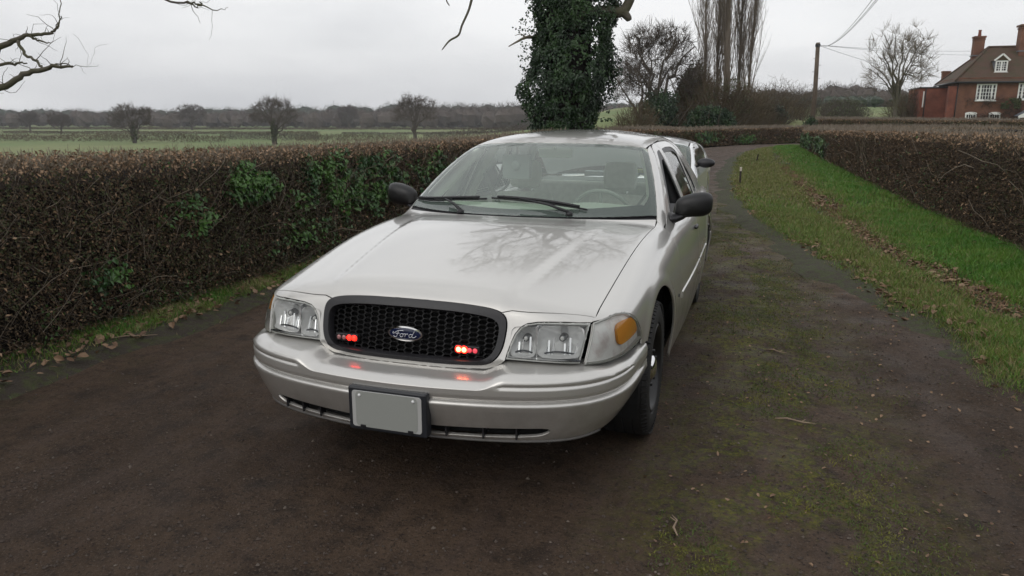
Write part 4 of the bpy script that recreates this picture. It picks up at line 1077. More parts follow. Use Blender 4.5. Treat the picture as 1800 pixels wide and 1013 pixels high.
def leaves6(P, N, U, w_, l_, curlz):
    N = N/(np.linalg.norm(N, axis=1, keepdims=True)+1e-9); U = U-N*(U*N).sum(1, keepdims=True); U /= np.linalg.norm(U, axis=1, keepdims=True)+1e-9; S = np.cross(N, U)
    n = len(P); w_ = w_[:, None]; l_ = l_[:, None]; cz = curlz[:, None]
    pt = lambda a, b, c: P+U*l_*a+S*w_*b+N*l_*c*cz
    V = np.stack([pt(-.5, 0, .1), pt(-.18, .46, .35), pt(.20, .38, .30), pt(.5, .02, .05), pt(.18, -.42, .30), pt(-.20, -.44, .38), pt(0, 0, 0)], 1).reshape(-1, 3)
    b = np.arange(n)[:, None]*7; return V, np.concatenate([b+[i, (i+1) % 6, 6] for i in range(6)])
def rdir(n, rng=RNG): v = rng.normal(size=(n, 3)); return v/np.linalg.norm(v, axis=1, keepdims=True)
def curl(P0, D, Lg, k, g, rng=RNG, grav=0.0):
    """bent polylines"""
    n = len(P0); D = D/np.linalg.norm(D, axis=1, keepdims=True); P = np.empty((n, k, 3)); P[:, 0] = P0
    for i in range(1, k):
        D = D+rng.normal(size=(n, 3))*g; D[:, 2] += grav; D /= np.linalg.norm(D, axis=1, keepdims=True); P[:, i] = P[:, i-1]+D*(Lg/(k-1))[:, None]
    return P
def merge(parts):
    V = []; F = []; b = 0
    for v, f in parts: V.append(v); F.append(f+b); b += len(v)
    fs = {}
    for f in F: fs.setdefault(f.shape[1], []).append(f)
    return np.concatenate(V), [np.concatenate(x) for x in fs.values()]
def grow(base, d, length, rad, levels, seed, k=6, gn=.12, up=.0, thin=.024):
    """branch system; returns a list of (P, R) per level"""
    rng = np.random.default_rng(seed)
    P = curl(np.array([base], float), np.array([d], float), np.array([length], float), k+3, gn*.5, rng, up)
    R = rad*np.linspace(1, .35, k+3)[None, :]; out = [(P, R)]; Lp = np.array([length], float)
    for (nc, ratio, ang, upb, g, t0) in levels:
        n = len(P); kk = P.shape[1]
        idx = np.repeat(np.arange(n), nc); m = len(idx)
        t = t0+(1-t0)*((np.tile(np.arange(nc), n)+rng.random(m))/nc); t = np.clip(t, 0, .999)*(kk-1)
        i = t.astype(int); f = (t-i)[:, None]
        p = P[idx, i]*(1-f)+P[idx, i+1]*f; r = R[idx, i]*(1-f[:, 0])+R[idx, i+1]*f[:, 0]
        dr = P[idx, i+1]-P[idx, i]; dr /= np.linalg.norm(dr, axis=1, keepdims=True)
        A, B = frames(dr); az = rng.random(m)*2*PI; an = np.radians(ang*(.6+.8*rng.random(m)))
        D = dr*np.cos(an)[:, None]+(A*np.cos(az)[:, None]+B*np.sin(az)[:, None])*np.sin(an)[:, None]; D[:, 2] += upb
        tt = t/(kk-1); Ln = Lp[idx]*ratio*(1.15-.55*tt)*(.7+.6*rng.random(m)); r0 = np.minimum(r*.72, np.maximum(Ln*thin, r*(.35 if thin > .02 else .12)))
        Pn = curl(p, D, Ln, k, g, rng, upb*.18); Rn = r0[:, None]*np.linspace(1, .30, k)[None, :]
        out.append((Pn, Rn)); P, R, Lp = Pn, Rn, Ln
    return out

def crown(base, H, th, cen, rad, r0, ns=(9, 70, 520, 3200), seed=1, shell=.72, droop=0.0, tip=None, minr=0.0, wob=.06, upk=.35):
    """limbs that reach into an ellipsoidal crown, each order springing from the nearest point of the one before"""
    rng = np.random.default_rng(seed); cen = np.array(cen, float); rad = np.array(rad, float)
    T0 = curl(np.zeros((1, 3))+[0, 0, -.2], np.array([[cen[0]*.3/H, cen[1]*.3/H, 1.]]), np.array([th+.2]), 8, .05, rng); R0 = r0*np.linspace(1.15, .72, 8)[None]
    out = [(T0, R0)]; L = H*.5
    pts = T0[0][4:]; tan = np.gradient(T0[0], axis=0)[4:]; pr = R0[0][4:]
    for k, n in enumerate(ns):
        d = rdir(n, rng); d[:, 2] = np.where(d[:, 2] < -.55, -d[:, 2], d[:, 2]); s0 = (.80, .35, .45, shell)[min(k, 3)]
        az = np.arctan2(d[:, 1], d[:, 0]); rr = (s0+(1.0-s0)*rng.random(n)**.6)*(.48+.86*fbm(az*1.5+seed, d[:, 2]*1.8+7, 2, seed)); Q = cen+d*rr[:, None]*rad
        if len(pts) > 4000: sel = rng.choice(len(pts), 4000, replace=False); pts, tan, pr = pts[sel], tan[sel], pr[sel]
        dd = ((Q[:, None, :]-pts[None])**2).sum(-1)+(rng.random((n, len(pts)))*.02+ (0 if k else .0))*L*L*.05; i = dd.argmin(1) if k else rng.integers(0, len(pts), n)
        A = pts[i]; ln = np.linalg.norm(Q-A, axis=1); mx_ = (9, .55, .30, .16)[min(k, 3)]*L; f = np.minimum(1, mx_/np.maximum(ln, 1e-6)); Q = A+(Q-A)*f[:, None]; ln = ln*f
        tg = tan[i]/np.linalg.norm(tan[i], axis=1, keepdims=True); C_ = A+((Q-A)/np.maximum(ln, 1e-6)[:, None]*.35+tg*.28+np.array([0, 0, upk*(.6 if k < 1 else .25)]))*ln[:, None]*.55
        m = (9, 7, 5, 4)[min(k, 3)]; t = np.linspace(0, 1, m)[None, :, None]; P = A[:, None]*(1-t)**2+C_[:, None]*2*t*(1-t)+Q[:, None]*t*t
        P[:, 1:] += rng.normal(size=(n, m-1, 3))*(ln*wob)[:, None, None]*.5; P[:, -1, 2] -= droop*ln
        rs = np.minimum(pr[i]*.75, ln*.030+.002)*(.75+.5*rng.random(n)); R = np.maximum(rs[:, None]*np.linspace(1, .28, m)[None], minr); out.append((P, R))
        tn = np.gradient(P, axis=1); lo = 1 if k else 3
        pts = P[:, lo:].reshape(-1, 3); tan = tn[:, lo:].reshape(-1, 3); pr = R[:, lo:].reshape(-1)
    # last order: feathery twigs standing out from the thin branches
    P2, R2 = out[-2]; n = ns[-1]; i = rng.integers(0, len(P2), n); j = rng.integers(1, P2.shape[1], n); A = P2[i, j]; tg = P2[i, j]-P2[i, j-1]; tg /= np.linalg.norm(tg, axis=1, keepdims=True)+1e-9
    o = (A-cen*[1, 1, .75])/rad; o /= np.linalg.norm(o, axis=1, keepdims=True)+1e-9; D = tg*.6+o*.55+[0, 0, .25*upk*2]+rng.normal(size=(n, 3))*.38
    Lt = H*.095*(.4+.9*rng.random(n)); P = curl(A, D, Lt, 5, .13, rng); R = np.maximum((.0017*H*(.6+.8*rng.random(n)))[:, None]*np.linspace(1, .4, 5)[None], minr*.8); out[-1] = (P, R)
    return out
def crown_tree(name, label, base, H, th, cen, rad, r0, seed, ns=(9, 70, 520, 3200), m=None, mc=None, cat='tree', group=None, split=2, **kw):
    h = empty(name, tuple(base), label=label, cat=cat, group=group); lv = crown(base, H, th, cen, rad, r0, ns, seed, **kw)
    V, F = merge([tubes(P, R, 10 if i == 0 else 6) for i, (P, R) in enumerate(lv[:split+1])]); mesh_np('trunk', V, F, m, h)
    V, F = merge([tubes(P, R, 3) for P, R in lv[split+1:]]); mesh_np('crown', V, F, mc, h, smooth=False)
    return h
# ---------------------------------------------------------------- hedges
M_twig = mat('hedge_twig', (.085, .060, .040), .85, two=((.038, .028, .020), 9, .42, .60))
M_twig2 = mat('pale_twig', (.20, .165, .125), .8, noise=(12, .3))
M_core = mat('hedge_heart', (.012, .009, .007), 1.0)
M_dead = mat('dead_leaf', (.108, .064, .032), .75, two=((.19, .125, .066), 11, .48, .60))
M_tan = mat('tan_leaf', (.33, .22, .135), .75, noise=(30, .3))
M_ivy = mat('ivy_leaf', (.026, .075, .018), .36, two=((.075, .17, .030), 3.5, .42, .60))
M_olive = mat('olive_leaf', (.060, .070, .020), .6, noise=(9, .3))
def hedge(name, label, path, hts, width, y_dens, seed, ivy=(), face=1, far=False, green=0.0, tancap=1.0, lf=1.0):
    """path: base-line points of the visible face (2D), hts: height at each; hedge body lies on the `face` side (+1 = left of travel)"""
    rng = np.random.default_rng(seed)
    Pp = np.array(path, float); seg = np.hypot(*np.diff(Pp, axis=0).T); s = np.r_[0, np.cumsum(seg)]; Lh = s[-1]
    X = lambda t: np.c_[np.interp(t, s, Pp[:, 0]), np.interp(t, s, Pp[:, 1])]
    def Nn(t): d = X(np.minimum(t+.3, Lh))-X(np.maximum(t-.3, 0)); d /= np.linalg.norm(d, axis=1, keepdims=True); return np.c_[-d[:, 1], d[:, 0]]*face
    H = lambda t: np.interp(t, s, hts)
    def at(t, a, z):   # a = depth into the hedge, z = fraction of height
        q = X(t)+Nn(t)*a[:, None]; g = terrain(q[:, 0], q[:, 1])*sst(40, 60, q[:, 1])
        return np.c_[q, g+z]
    h = empty(name, (0, 0, 0), label=label, cat='hedge')
    # dark heart
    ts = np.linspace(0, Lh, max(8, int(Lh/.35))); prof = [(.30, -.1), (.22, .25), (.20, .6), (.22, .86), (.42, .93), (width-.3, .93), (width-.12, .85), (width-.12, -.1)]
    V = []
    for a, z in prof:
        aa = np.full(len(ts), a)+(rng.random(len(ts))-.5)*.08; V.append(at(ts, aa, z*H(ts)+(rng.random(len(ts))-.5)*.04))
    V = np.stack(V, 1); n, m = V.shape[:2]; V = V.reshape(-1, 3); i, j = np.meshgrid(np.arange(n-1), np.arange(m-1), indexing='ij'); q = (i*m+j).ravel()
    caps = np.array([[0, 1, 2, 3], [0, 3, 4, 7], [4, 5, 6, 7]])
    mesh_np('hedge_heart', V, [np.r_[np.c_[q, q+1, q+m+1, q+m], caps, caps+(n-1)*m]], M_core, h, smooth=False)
    # density along the hedge falls with distance from the lane's near end
    tt = np.linspace(0, Lh, 400); q = X(tt); D = np.hypot(q[:, 0]-1.3, q[:, 1]+3.7); wgt = 1/np.clip(D, 4, 60)**(1.15 if not far else .3); cdf = np.cumsum(wgt); cdf /= cdf[-1]
    def st(n): return np.interp(rng.random(n), cdf, tt)
    def size(P): return np.clip(np.linalg.norm(P-CAMP, axis=1)/7, .8, 5)
    nt_ = int(y_dens*26000)
    # upright and leaning stems in the face
    t = st(nt_); z = rng.random(nt_)**.8*.92*H(t); a = .02+rng.random(nt_)**1.3*.26+.10*(1-z/H(t))*0; P0 = at(t, a, z)
    N2 = Nn(t); D = np.c_[-N2*rng.random(nt_)[:, None]*.5, np.full(nt_, .55)]+rng.normal(size=(nt_, 3))*.55
    sz = size(P0); P = curl(P0, D, (.07+.20*rng.random(nt_)**1.5)*np.minimum(np.sqrt(sz), 1.3), 4, .22, rng)
    P[..., 2] = np.minimum(P[..., 2], (H(t)*(1.0+.04*rng.random(nt_))+P0[:, 2]-z)[:, None])
    V, F = tubes(P, (np.minimum(sz, 2.6)*(.0011+.0020*rng.random(nt_)**2))[:, None]*np.linspace(1, .5, 4)[None], 3); mesh_np('twigs', V, F, M_twig, h, smooth=False)
    n2 = nt_//(16 if lf < 1.5 else 60); t = st(n2); z = rng.random(n2)*.8*H(t); P0 = at(t, .0+rng.random(n2)*.15, z); D = np.c_[rng.normal(size=(n2, 2))*.5, np.full(n2, .7)]
    sz = size(P0); P = curl(P0, D, (.15+.45*rng.random(n2))*np.minimum(np.sqrt(sz), 1.2), 5, .25, rng); P[..., 2] = np.minimum(P[..., 2], (H(t)*1.0+P0[:, 2]-z)[:, None])
    V, F = tubes(P, (np.minimum(sz, 2.2)*(.0016+.0026*rng.random(n2)**2))[:, None]*np.linspace(1, .5, 5)[None], 4); mesh_np('pale_stems', V, F, M_twig2, h, smooth=False)
    # the clipped top: short cut twigs and tan leaves
    n3 = int(nt_*.5); t = st(n3); a = rng.random(n3)*width*.95+.03; P0 = at(t, a, H(t)*(.90+.07*rng.random(n3))+.03*(fbm(t*2, t*0, 2, seed)-.5))
    sz = size(P0); P = curl(P0, np.c_[rng.normal(size=(n3, 2))*.45, np.ones(n3)], (.05+.09*rng.random(n3))*np.sqrt(sz), 3, .2, rng)
    V, F = tubes(P, (sz*(.0013+.002*rng.random(n3)))[:, None]*np.linspace(1, .6, 3)[None], 3); mesh_np('clipped_twigs', V, F, M_twig2, h, smooth=False)
    def leafset(nm, mt, n, zr0, zr1, a1, lsz, top=False, mask=None, nup=.5):
        t = st(n); zf = zr0+(zr1-zr0)*rng.random(n); a = rng.random(n)*a1-.02
        if top: a = rng.random(n)*width; zf = .93+.10*rng.random(n)
        if mask is not None:
            kp = mask(t, zf); t, zf, a = t[kp], zf[kp], a[kp]
        if len(t) == 0: return
        P0 = at(t, a, zf*H(t)); sz = size(P0)**.75; N2 = Nn(t); Nn3 = np.c_[-N2, np.full(len(t), nup)]+rng.normal(size=(len(t), 3))*.7
        V, F = leaves(P0, Nn3, rng.normal(size=(len(t), 3))+[0, 0, -.4], lsz*.62*sz*(.6+.8*rng.random(len(t))), lsz*sz*(.6+.8*rng.random(len(t))))
        mesh_np(nm, V, F, mt, h, smooth=False)
    nl = int(y_dens*15000)
    clump = lambda sc, th, sd: (lambda t, zf: fbm(t*sc, zf*2.2*sc, 3, sd) > th)
    leafset('dead_leaves', M_dead, int(nl*1.4*lf), .03, 1.0, .22, .030/lf**.5, mask=clump(.9, .36, seed+2))
    leafset('tan_leaves', M_tan, int(nl*.07), .02, .98, .16, .036)
    leafset('tan_top_leaves', M_tan, int(nl*.22*tancap), 0, 0, 0, .030, top=True)
    leafset('dead_top_leaves', M_dead, int(nl*.40), 0, 0, 0, .032, top=True)
    leafset('rim_leaves', M_tan, int(nl*.16*tancap), .90, 1.02, .12, .030)
    leafset('olive_leaves', M_olive, int(nl*(.7+green)*lf), .0, .95, .18, .028/lf**.5, mask=clump(.7, .50, seed+5))
    leafset('brown_leaves', mat('brown_hedge_leaf', (.098, .068, .038), .8, noise=(9, .4)), int(nl*2.2*lf), .02, 1.0, .22, .028/lf**.5)
    if not far: leafset('ivy_specks', M_ivy, int(nl*.30*(1.6 if lf < 1.5 else .5)), .02, .97, .14, .030, mask=clump(1.1, .50, seed+7))
    for (i0, z0, rt, rz, n) in ivy:
        def mk(t, zf, i0=i0, z0=z0, rt=rt, rz=rz): return (((t-i0)/rt)**2+((zf-z0)/rz)**2 < 2.6*fbm(t*3, zf*5, 3, seed+9)**1.3) & (fbm(t*5, zf*9, 2, seed+4) > .43)
        nn = int(n); tt2 = i0+rng.normal(size=nn)*rt*.6; zz2 = z0+rng.normal(size=nn)*rz*.6; kp = mk(tt2, zz2) & (tt2 > 0) & (tt2 < Lh) & (zz2 > .02) & (zz2 < 1.02); tt2, zz2 = tt2[kp], zz2[kp]
        if len(tt2) < 3: continue
        P0 = at(tt2, rng.random(len(tt2))*.14-.05, zz2*H(tt2)); sz = size(P0)**.75; N2 = Nn(tt2)
        V, F = leaves(P0, np.c_[-N2, np.full(len(tt2), .7)]+rng.normal(size=(len(tt2), 3))*.45, rng.normal(size=(len(tt2), 3))*.6+[0, 0, -1], .042*sz*(.6+.7*rng.random(len(tt2))), .050*sz*(.6+.7*rng.random(len(tt2))))
        mesh_np('ivy_patch', V, F, M_ivy, h, smooth=False)
    return h

# ---------------------------------------------------------------- trees
M_bark = mat('grey_bark', (.085, .070, .055), .9, noise=(6, .3), bump=(18, .8, .03))
M_bark2 = mat('mossy_bark', (.080, .075, .045), .9, two=((.10, .085, .07), 5, .45, .6), bump=(30, .8, .01))
M_twigfar = mat('crown_twig', (.082, .064, .050), .9)
M_twigpale = mat('crown_twig_pale', (.17, .14, .10), .9)
M_rust = mat('rusty_thicket', (.098, .072, .042), .9, noise=(.6, .25))
M_evergreen = mat('dark_evergreen_leaf', (.016, .030, .012), .6, two=((.030, .050, .018), 1.1, .45, .6))
def bare_tree(name, label, base, height, rad, levels, seed, split=2, gn=.10, trunk_frac=.5, m=None, mc=None, lean=(0, 0), minr=.0, group=None, ivyr=0, sides=5, tips=None, thin=.024):
    b = np.array(base, float); h = empty(name, tuple(b), label=label, cat='tree', group=group)
    lv = grow((0, 0, -.15), (lean[0], lean[1], 1), height*trunk_frac, rad, levels, seed, gn=gn, thin=thin)
    a = [tubes(P, np.maximum(R, minr), 10 if i == 0 else sides) for i, (P, R) in enumerate(lv[:split])]
    V, F = merge(a); mesh_np('trunk', V, F, m or M_bark, h)
    a = [tubes(P, np.maximum(R, minr), 3) for P, R in lv[split:]]
    V, F = merge(a); mesh_np('crown', V, F, mc or M_twigfar, h, smooth=False)
    return h, lv
def leafball(name, parent, m, c, r, n, size, seed, shell=.55, noise_=.35):
    rng = np.random.default_rng(seed); d = rdir(n, rng); rr = (shell+(1-shell)*rng.random(n)**.6)
    az = np.arctan2(d[:, 1], d[:, 0]); rr *= 1-noise_+2*noise_*fbm(az*1.6+9, d[:, 2]*2.5+3, 3, seed)
    keep = fbm(az*4+5, d[:, 2]*6+7, 2, seed+3) > .36
    d, rr = d[keep], rr[keep]; P = np.array(c)+d*rr[:, None]*np.array(r); P = P[P[:, 2] > 0]; n = len(P); d = d[:n]
    V, F = leaves(P, d+rng.normal(size=(n, 3))*.6+[0, 0, .3], rng.normal(size=(n, 3)), size*(.6+.8*rng.random(n)), size*1.3*(.6+.8*rng.random(n)))
    return mesh_np(name, V, F, m, parent, smooth=False)
def thicket(name, label, c, r, n, ln, wd, seed, m, upb=.6, leaf=None, nleaf=0, lsz=.1, cat='bush', group=None):
    """twiggy bush: stems fanning from the ground plus fine twigs"""
    rng = np.random.default_rng(seed); base = np.array([c[0], c[1], float(terrain(c[0], c[1]))])
    h = empty(name, tuple(base), label=label, cat=cat, group=group)
    ns = 26; P0 = np.c_[rng.normal(size=(ns, 2))*np.array(r[:2])*.35, np.zeros(ns)-.1]; D = np.c_[P0[:, :2]*.6/np.array(r[:2])+rng.normal(size=(ns, 2))*.25, np.ones(ns)]
    S = curl(P0, D, r[2]*(.55+.45*rng.random(ns)), 7, .10, rng); a = [tubes(S, (.02+.05*rng.random(ns))[:, None]*np.linspace(1, .3, 7)[None], 4)]
    d = rdir(n, rng); d[:, 2] = np.abs(d[:, 2]); rr = rng.random(n)**.45; az = np.arctan2(d[:, 1], d[:, 0]); rr *= .62+.75*fbm(az*1.8+2, d[:, 2]*3, 3, seed)
    P = d*rr[:, None]*np.array(r); P[:, 2] = np.abs(P[:, 2])*.95
    D = np.c_[d[:, :2]*.6, np.full(n, upb)]+rng.normal(size=(n, 3))*.4
    T = curl(P, D, ln*(.5+rng.random(n)), 4, .16, rng); a.append(tubes(T, (wd*(.5+.8*rng.random(n)))[:, None]*np.linspace(1, .5, 4)[None], 3))
    V, F = merge(a); mesh_np('branches', V, F, m, h, smooth=False)
    if leaf: leafball('leaves', h, leaf, (0, 0, r[2]*.42), (r[0]*.95, r[1]*.95, r[2]*.52), nleaf, lsz, seed+1)
    return h
def treemass(name, label, pts, hs, per, m, seed, kind='stuff', wf=.45):
    """a far wood seen as one mass"""
    rng = np.random.default_rng(seed); n = len(pts); P = []; W = []; Tn = []
    for (x, y), H in zip(pts, hs):
        z = float(terrain(x, y)); d = rdir(per, rng); c = np.array([x, y, z+H*.56]); r = np.array([H*wf, H*wf, H*.46]); rr = rng.random(per)**.4; az = np.arctan2(d[:, 1], d[:, 0])
        rr *= .65+.6*fbm(az*1.5+x, d[:, 2]*2+y, 2, seed); q = c+d*rr[:, None]*r; q[:, 2] = np.maximum(q[:, 2], z); P.append(q); W.append(np.full(per, H))
        Tn.append(np.array([[x, y, z-.3], [x, y, z+H*.4]])); q[:per//4, 2] = z+H*.45*rng.random(per//4)
    P = np.concatenate(P); W = np.concatenate(W); D = rng.normal(size=P.shape)*.5+[0, 0, .7]
    T = curl(P, D, W*.12*(.5+rng.random(len(W))), 3, .15, rng); a = [tubes(T, (W*.0060*(.6+.8*rng.random(len(W))))[:, None]*np.linspace(1, .5, 3)[None], 3)]
    a.append(tubes(np.stack(Tn), np.array(hs)[:, None]*np.array([.010, .006])[None], 4))
    nu, nv = 8, 5; SP = np.array([(math.sin(PI*j/nv)*math.cos(2*PI*i/nu), math.sin(PI*j/nv)*math.sin(2*PI*i/nu), math.cos(PI*j/nv)) for j in range(nv+1) for i in range(nu)])
    FS = np.array([(j*nu+i, (j+1)*nu+i, (j+1)*nu+(i+1) % nu, j*nu+(i+1) % nu) for j in range(nv) for i in range(nu)])
    C_ = np.array([[x, y, float(terrain(x, y))+H*.42] for (x, y), H in zip(pts, hs)]); Hh = np.array(hs); B_ = C_[:, None, :]+SP[None]*(np.array([wf*.95, wf*.95, .42])[None, None]*Hh[:, None, None])*(.72+.45*rng.random((n, len(SP), 1)))
    a.append((B_.reshape(-1, 3), (np.arange(n)[:, None, None]*len(SP)+FS[None]).reshape(-1, 4)))
    V, F = merge(a); return mesh_np(name, V, F, m, smooth=False, label=label, cat='woodland', kind=kind)

hedge('clipped_hedge', 'long clipped brown hedge with ivy patches along the left side of the lane', [(-3.22, -7), (-3.20, -2), (-3.14, 0), (-3.14, 2), (-3.30, 4.5), (-3.35, 9), (-3.3, 15), (-3.1, 22), (-2.75, 29), (-2.3, 34.5)],
      [1.33, 1.32, 1.30, 1.26, 1.21, 1.17, 1.15, 1.12, 1.05, .95], .78, 1.7, 31, face=1, green=.9, lf=1.25,
      ivy=[(9.4, .78, .42, .16, 1700), (10.9, .70, .8, .28, 3600), (12.2, .58, 1.0, .34, 3600), (7.6, .34, .25, .09, 200), (14.0, .6, .9, .3, 1500), (17.5, .6, 1.4, .3, 1500), (8.5, .60, .3, .14, 260), (10.4, .30, .9, .2, 500)])
hedge('clipped_hedge', 'long clipped brown hedge bordering the grass verge on the right', [(5.0, -6), (4.65, 0), (4.38, 3), (4.22, 6), (3.97, 10), (3.82, 15), (3.70, 20), (3.56, 26), (3.46, 32), (3.40, 37), (3.6, 39.4), (4.6, 41.6), (7, 44), (12, 46), (24, 48)],
      [1.38, 1.38, 1.37, 1.36, 1.32, 1.26, 1.19, 1.10, 1.01, .94, .92, .92, .95, 1.0, 1.1], 1.25, 1.5, 32, face=-1, green=.15, tancap=1.2, lf=1.9,
      ivy=[(38.5, .55, 2.2, .3, 2600), (33, .5, 2.5, .3, 2000), (42.5, .5, 2.0, .3, 1600)])
hedge('clipped_hedge', 'low dark hedge across the outside of the bend in the lane', [(-3.2, 37.0), (-1.5, 39.6), (0.4, 43.4), (3.9, 48.6), (9.8, 51.2), (24, 53)], [.86, .90, .92, .95, 1.0, 1.0], 1.1, .5, 33, face=1, far=True, green=1.2, tancap=.3, ivy=[(3.6, .5, 1.5, .35, 800), (7.5, .4, 1.2, .3, 600)])
a_ = WP(1425, 212, 60)[:2]; b_ = WP(1560, 212, 55)[:2]; c_ = WP(1700, 212, 50)[:2]; d_ = WP(1900, 212, 44)[:2]
hedge('garden_hedge', 'olive garden hedge in front of the brick house', [tuple(a_), tuple(b_), tuple(c_), tuple(d_)], [1.05, 1.25, 1.38, 1.42], 1.4, .55, 34, face=1, far=True, green=1.8, tancap=.35)

# -- ivy-clad tree behind the cars
def ivy_tree():
    bx, by = -3.75, 17.0
    h = empty('ivy_clad_tree', (bx, by, 0), label='big tree with its trunk buried in dark ivy behind the parked cars', cat='tree')
    lv = crown((0, 0, 0), 11.5, 5.6, (.6, 0, 8.6), (5.2, 4.2, 3.4), .50, (10, 60, 320, 1100), 78, wob=.12, upk=.20)
    V, F = merge([tubes(P, R, 12 if i == 0 else 7) for i, (P, R) in enumerate(lv[:3])]); mesh_np('trunk', V, F, M_bark, h)
    V, F = merge([tubes(P, np.maximum(R, .006), 3) for P, R in lv[3:]]); mesh_np('crown', V, F, M_twigfar, h, smooth=False)
    # the bare limb bending right, with its broken stub
    o = np.array([bx, by, 0.])
    def limb(pts, rad, nm='limb', m=M_bark2, n=9):
        q = MB(); q.tube([tuple(np.array(p)-o) for p in smoothc(pts, 4)], list(np.interp(np.linspace(0, 1, (len(pts)-1)*4+1), np.linspace(0, 1, len(rad)), rad)), n); q.build(nm, m, h, smooth=True)
    limb([WP(985, 80, 20.6), WP(1004, 50, 19.8), WP(1032, 28, 19.6), WP(1062, 20, 19.7), WP(1090, 22, 19.8), WP(1101, 12, 19.8), WP(1112, -16, 19.7), WP(1120, -70, 19.6)], [.10, .17, .17, .15, .14, .13, .12, .08])
    limb([WP(1092, 18, 19.8), WP(1103, 30, 19.8), WP(1106, 36, 19.8)], [.13, .10, .07], 'broken_stub')
    limb([WP(1088, 20, 19.85), WP(1080, 4, 19.9), WP(1062, -6, 20.0), WP(1040, -40, 20.1)], [.07, .07, .05, .03])
    limb([WP(945, 66, 20.6), WP(925, 66, 20.3), WP(912, 72, 20.2), WP(894, 82, 20.1)], [.05, .04, .03, .012], 'dead_branch', M_twigpale)
    limb([WP(925, 67, 20.3), WP(916, 60, 20.2), WP(905, 63, 20.1)], [.02, .012, .006], 'dead_branch', M_twigpale)
    limb([WP(965, -60, 18), WP(900, -90, 16.5), WP(850, -60, 15.5), WP(832, -10, 15), WP(824, 18, 15), WP(812, 45, 15), WP(806, 62, 15), WP(790, 72, 15), WP(777, 88, 15)], [.07, .06, .04, .028, .024, .022, .021, .019, .010], 'hanging_branch')
    limb([WP(850, -60, 15.5), WP(800, -40, 15.2), WP(785, -4, 15), WP(790, 10, 15)], [.03, .025, .014, .010], 'hanging_branch')
    # ivy sleeve
    rng = np.random.default_rng(5); n = 60000
    z = rng.random(n)*7.4+.05; th = rng.random(n)*2*PI
    fr = np.array(_r2); # width profile across the line of sight
    prof_l = np.interp(z, [0, .9, 1.35, 1.85, 2.4, 2.8, 3.3, 4.9, 6.2, 7.4], [.75, .95, 1.08, 1.18, 1.30, 1.12, .98, .90, .85, .6])
    prof_r = np.interp(z, [0, .9, 1.35, 1.85, 2.4, 2.8, 3.3, 4.9, 6.2, 7.4], [.6, .62, .70, .86, 1.18, 1.30, 1.38, 1.22, .95, .6])
    ca = np.cos(th); rad = np.where(ca > 0, prof_r, prof_l)
    lump = fbm(th*1.9+z*.7, z*1.4, 3, 41); rad = rad*(.66+.62*lump)*(1-.25*rng.random(n)**1.5)
    kp = (fbm(th*3.1, z*3.2, 3, 43) > .42) | (rng.random(n) < .22); z, th, rad, ca = z[kp], th[kp], rad[kp], ca[kp]; n = len(z)
    P = np.c_[rad*np.cos(th), rad*np.sin(th)*.85, z+(rng.random(n)-.5)*.1]; yaw = -YAW*0-.0
    c, s = math.cos(-YAW*-1), math.sin(-YAW*-1)
    rot = np.array([[_r2.x, _f.x/math.hypot(_f.x, _f.y)], [_r2.y, _f.y/math.hypot(_f.x, _f.y)]]); P[:, :2] = P[:, :2] @ rot.T
    Nd = np.c_[P[:, :2]/np.linalg.norm(P[:, :2], axis=1, keepdims=True), np.full(n, .55)]+rng.normal(size=(n, 3))*.42
    V, F = leaves(P, Nd, rng.normal(size=(n, 3))*.5+[0, 0, -1], .070*(.5+1.0*rng.random(n)), .085*(.5+1.0*rng.random(n))); mesh_np('ivy', V, F, mat('tree_ivy_leaf', (.012, .034, .010), .42, two=((.030, .070, .016), 1.6, .45, .62)), h, smooth=False)
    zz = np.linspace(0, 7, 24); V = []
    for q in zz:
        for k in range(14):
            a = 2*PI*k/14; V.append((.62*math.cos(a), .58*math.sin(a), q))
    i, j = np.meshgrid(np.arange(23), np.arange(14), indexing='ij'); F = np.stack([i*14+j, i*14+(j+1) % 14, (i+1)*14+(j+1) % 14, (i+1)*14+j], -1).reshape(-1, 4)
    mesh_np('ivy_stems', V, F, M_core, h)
    # loose sprays that break the outline
    m_ = 260; t = rng.random(m_)*6.5+.4; a = rng.random(m_)*2*PI; R0 = np.interp(t, [0, 2.4, 3.3, 7], [.8, 1.1, 1.15, .75]); P0 = np.c_[R0*np.cos(a), R0*np.sin(a), t]; D = np.c_[np.cos(a), np.sin(a), rng.normal(size=m_)*.5]
    S = curl(P0, D, .15+.25*rng.random(m_), 5, .25, rng, -.05); Pn = S[:, 1:].reshape(-1, 3); V1 = tubes(S, np.full((m_, 5), .006), 3); L1 = leaves(np.repeat(Pn, 3, 0)+rng.normal(size=(len(Pn)*3, 3))*.04, rng.normal(size=(len(Pn)*3, 3))+[0, 0, .6], rng.normal(size=(len(Pn)*3, 3)), .06, .08)
    V, F = merge([L1]); mesh_np('ivy_sprays', V, F, MATS['tree_ivy_leaf'], h, smooth=False)
ivy_tree()

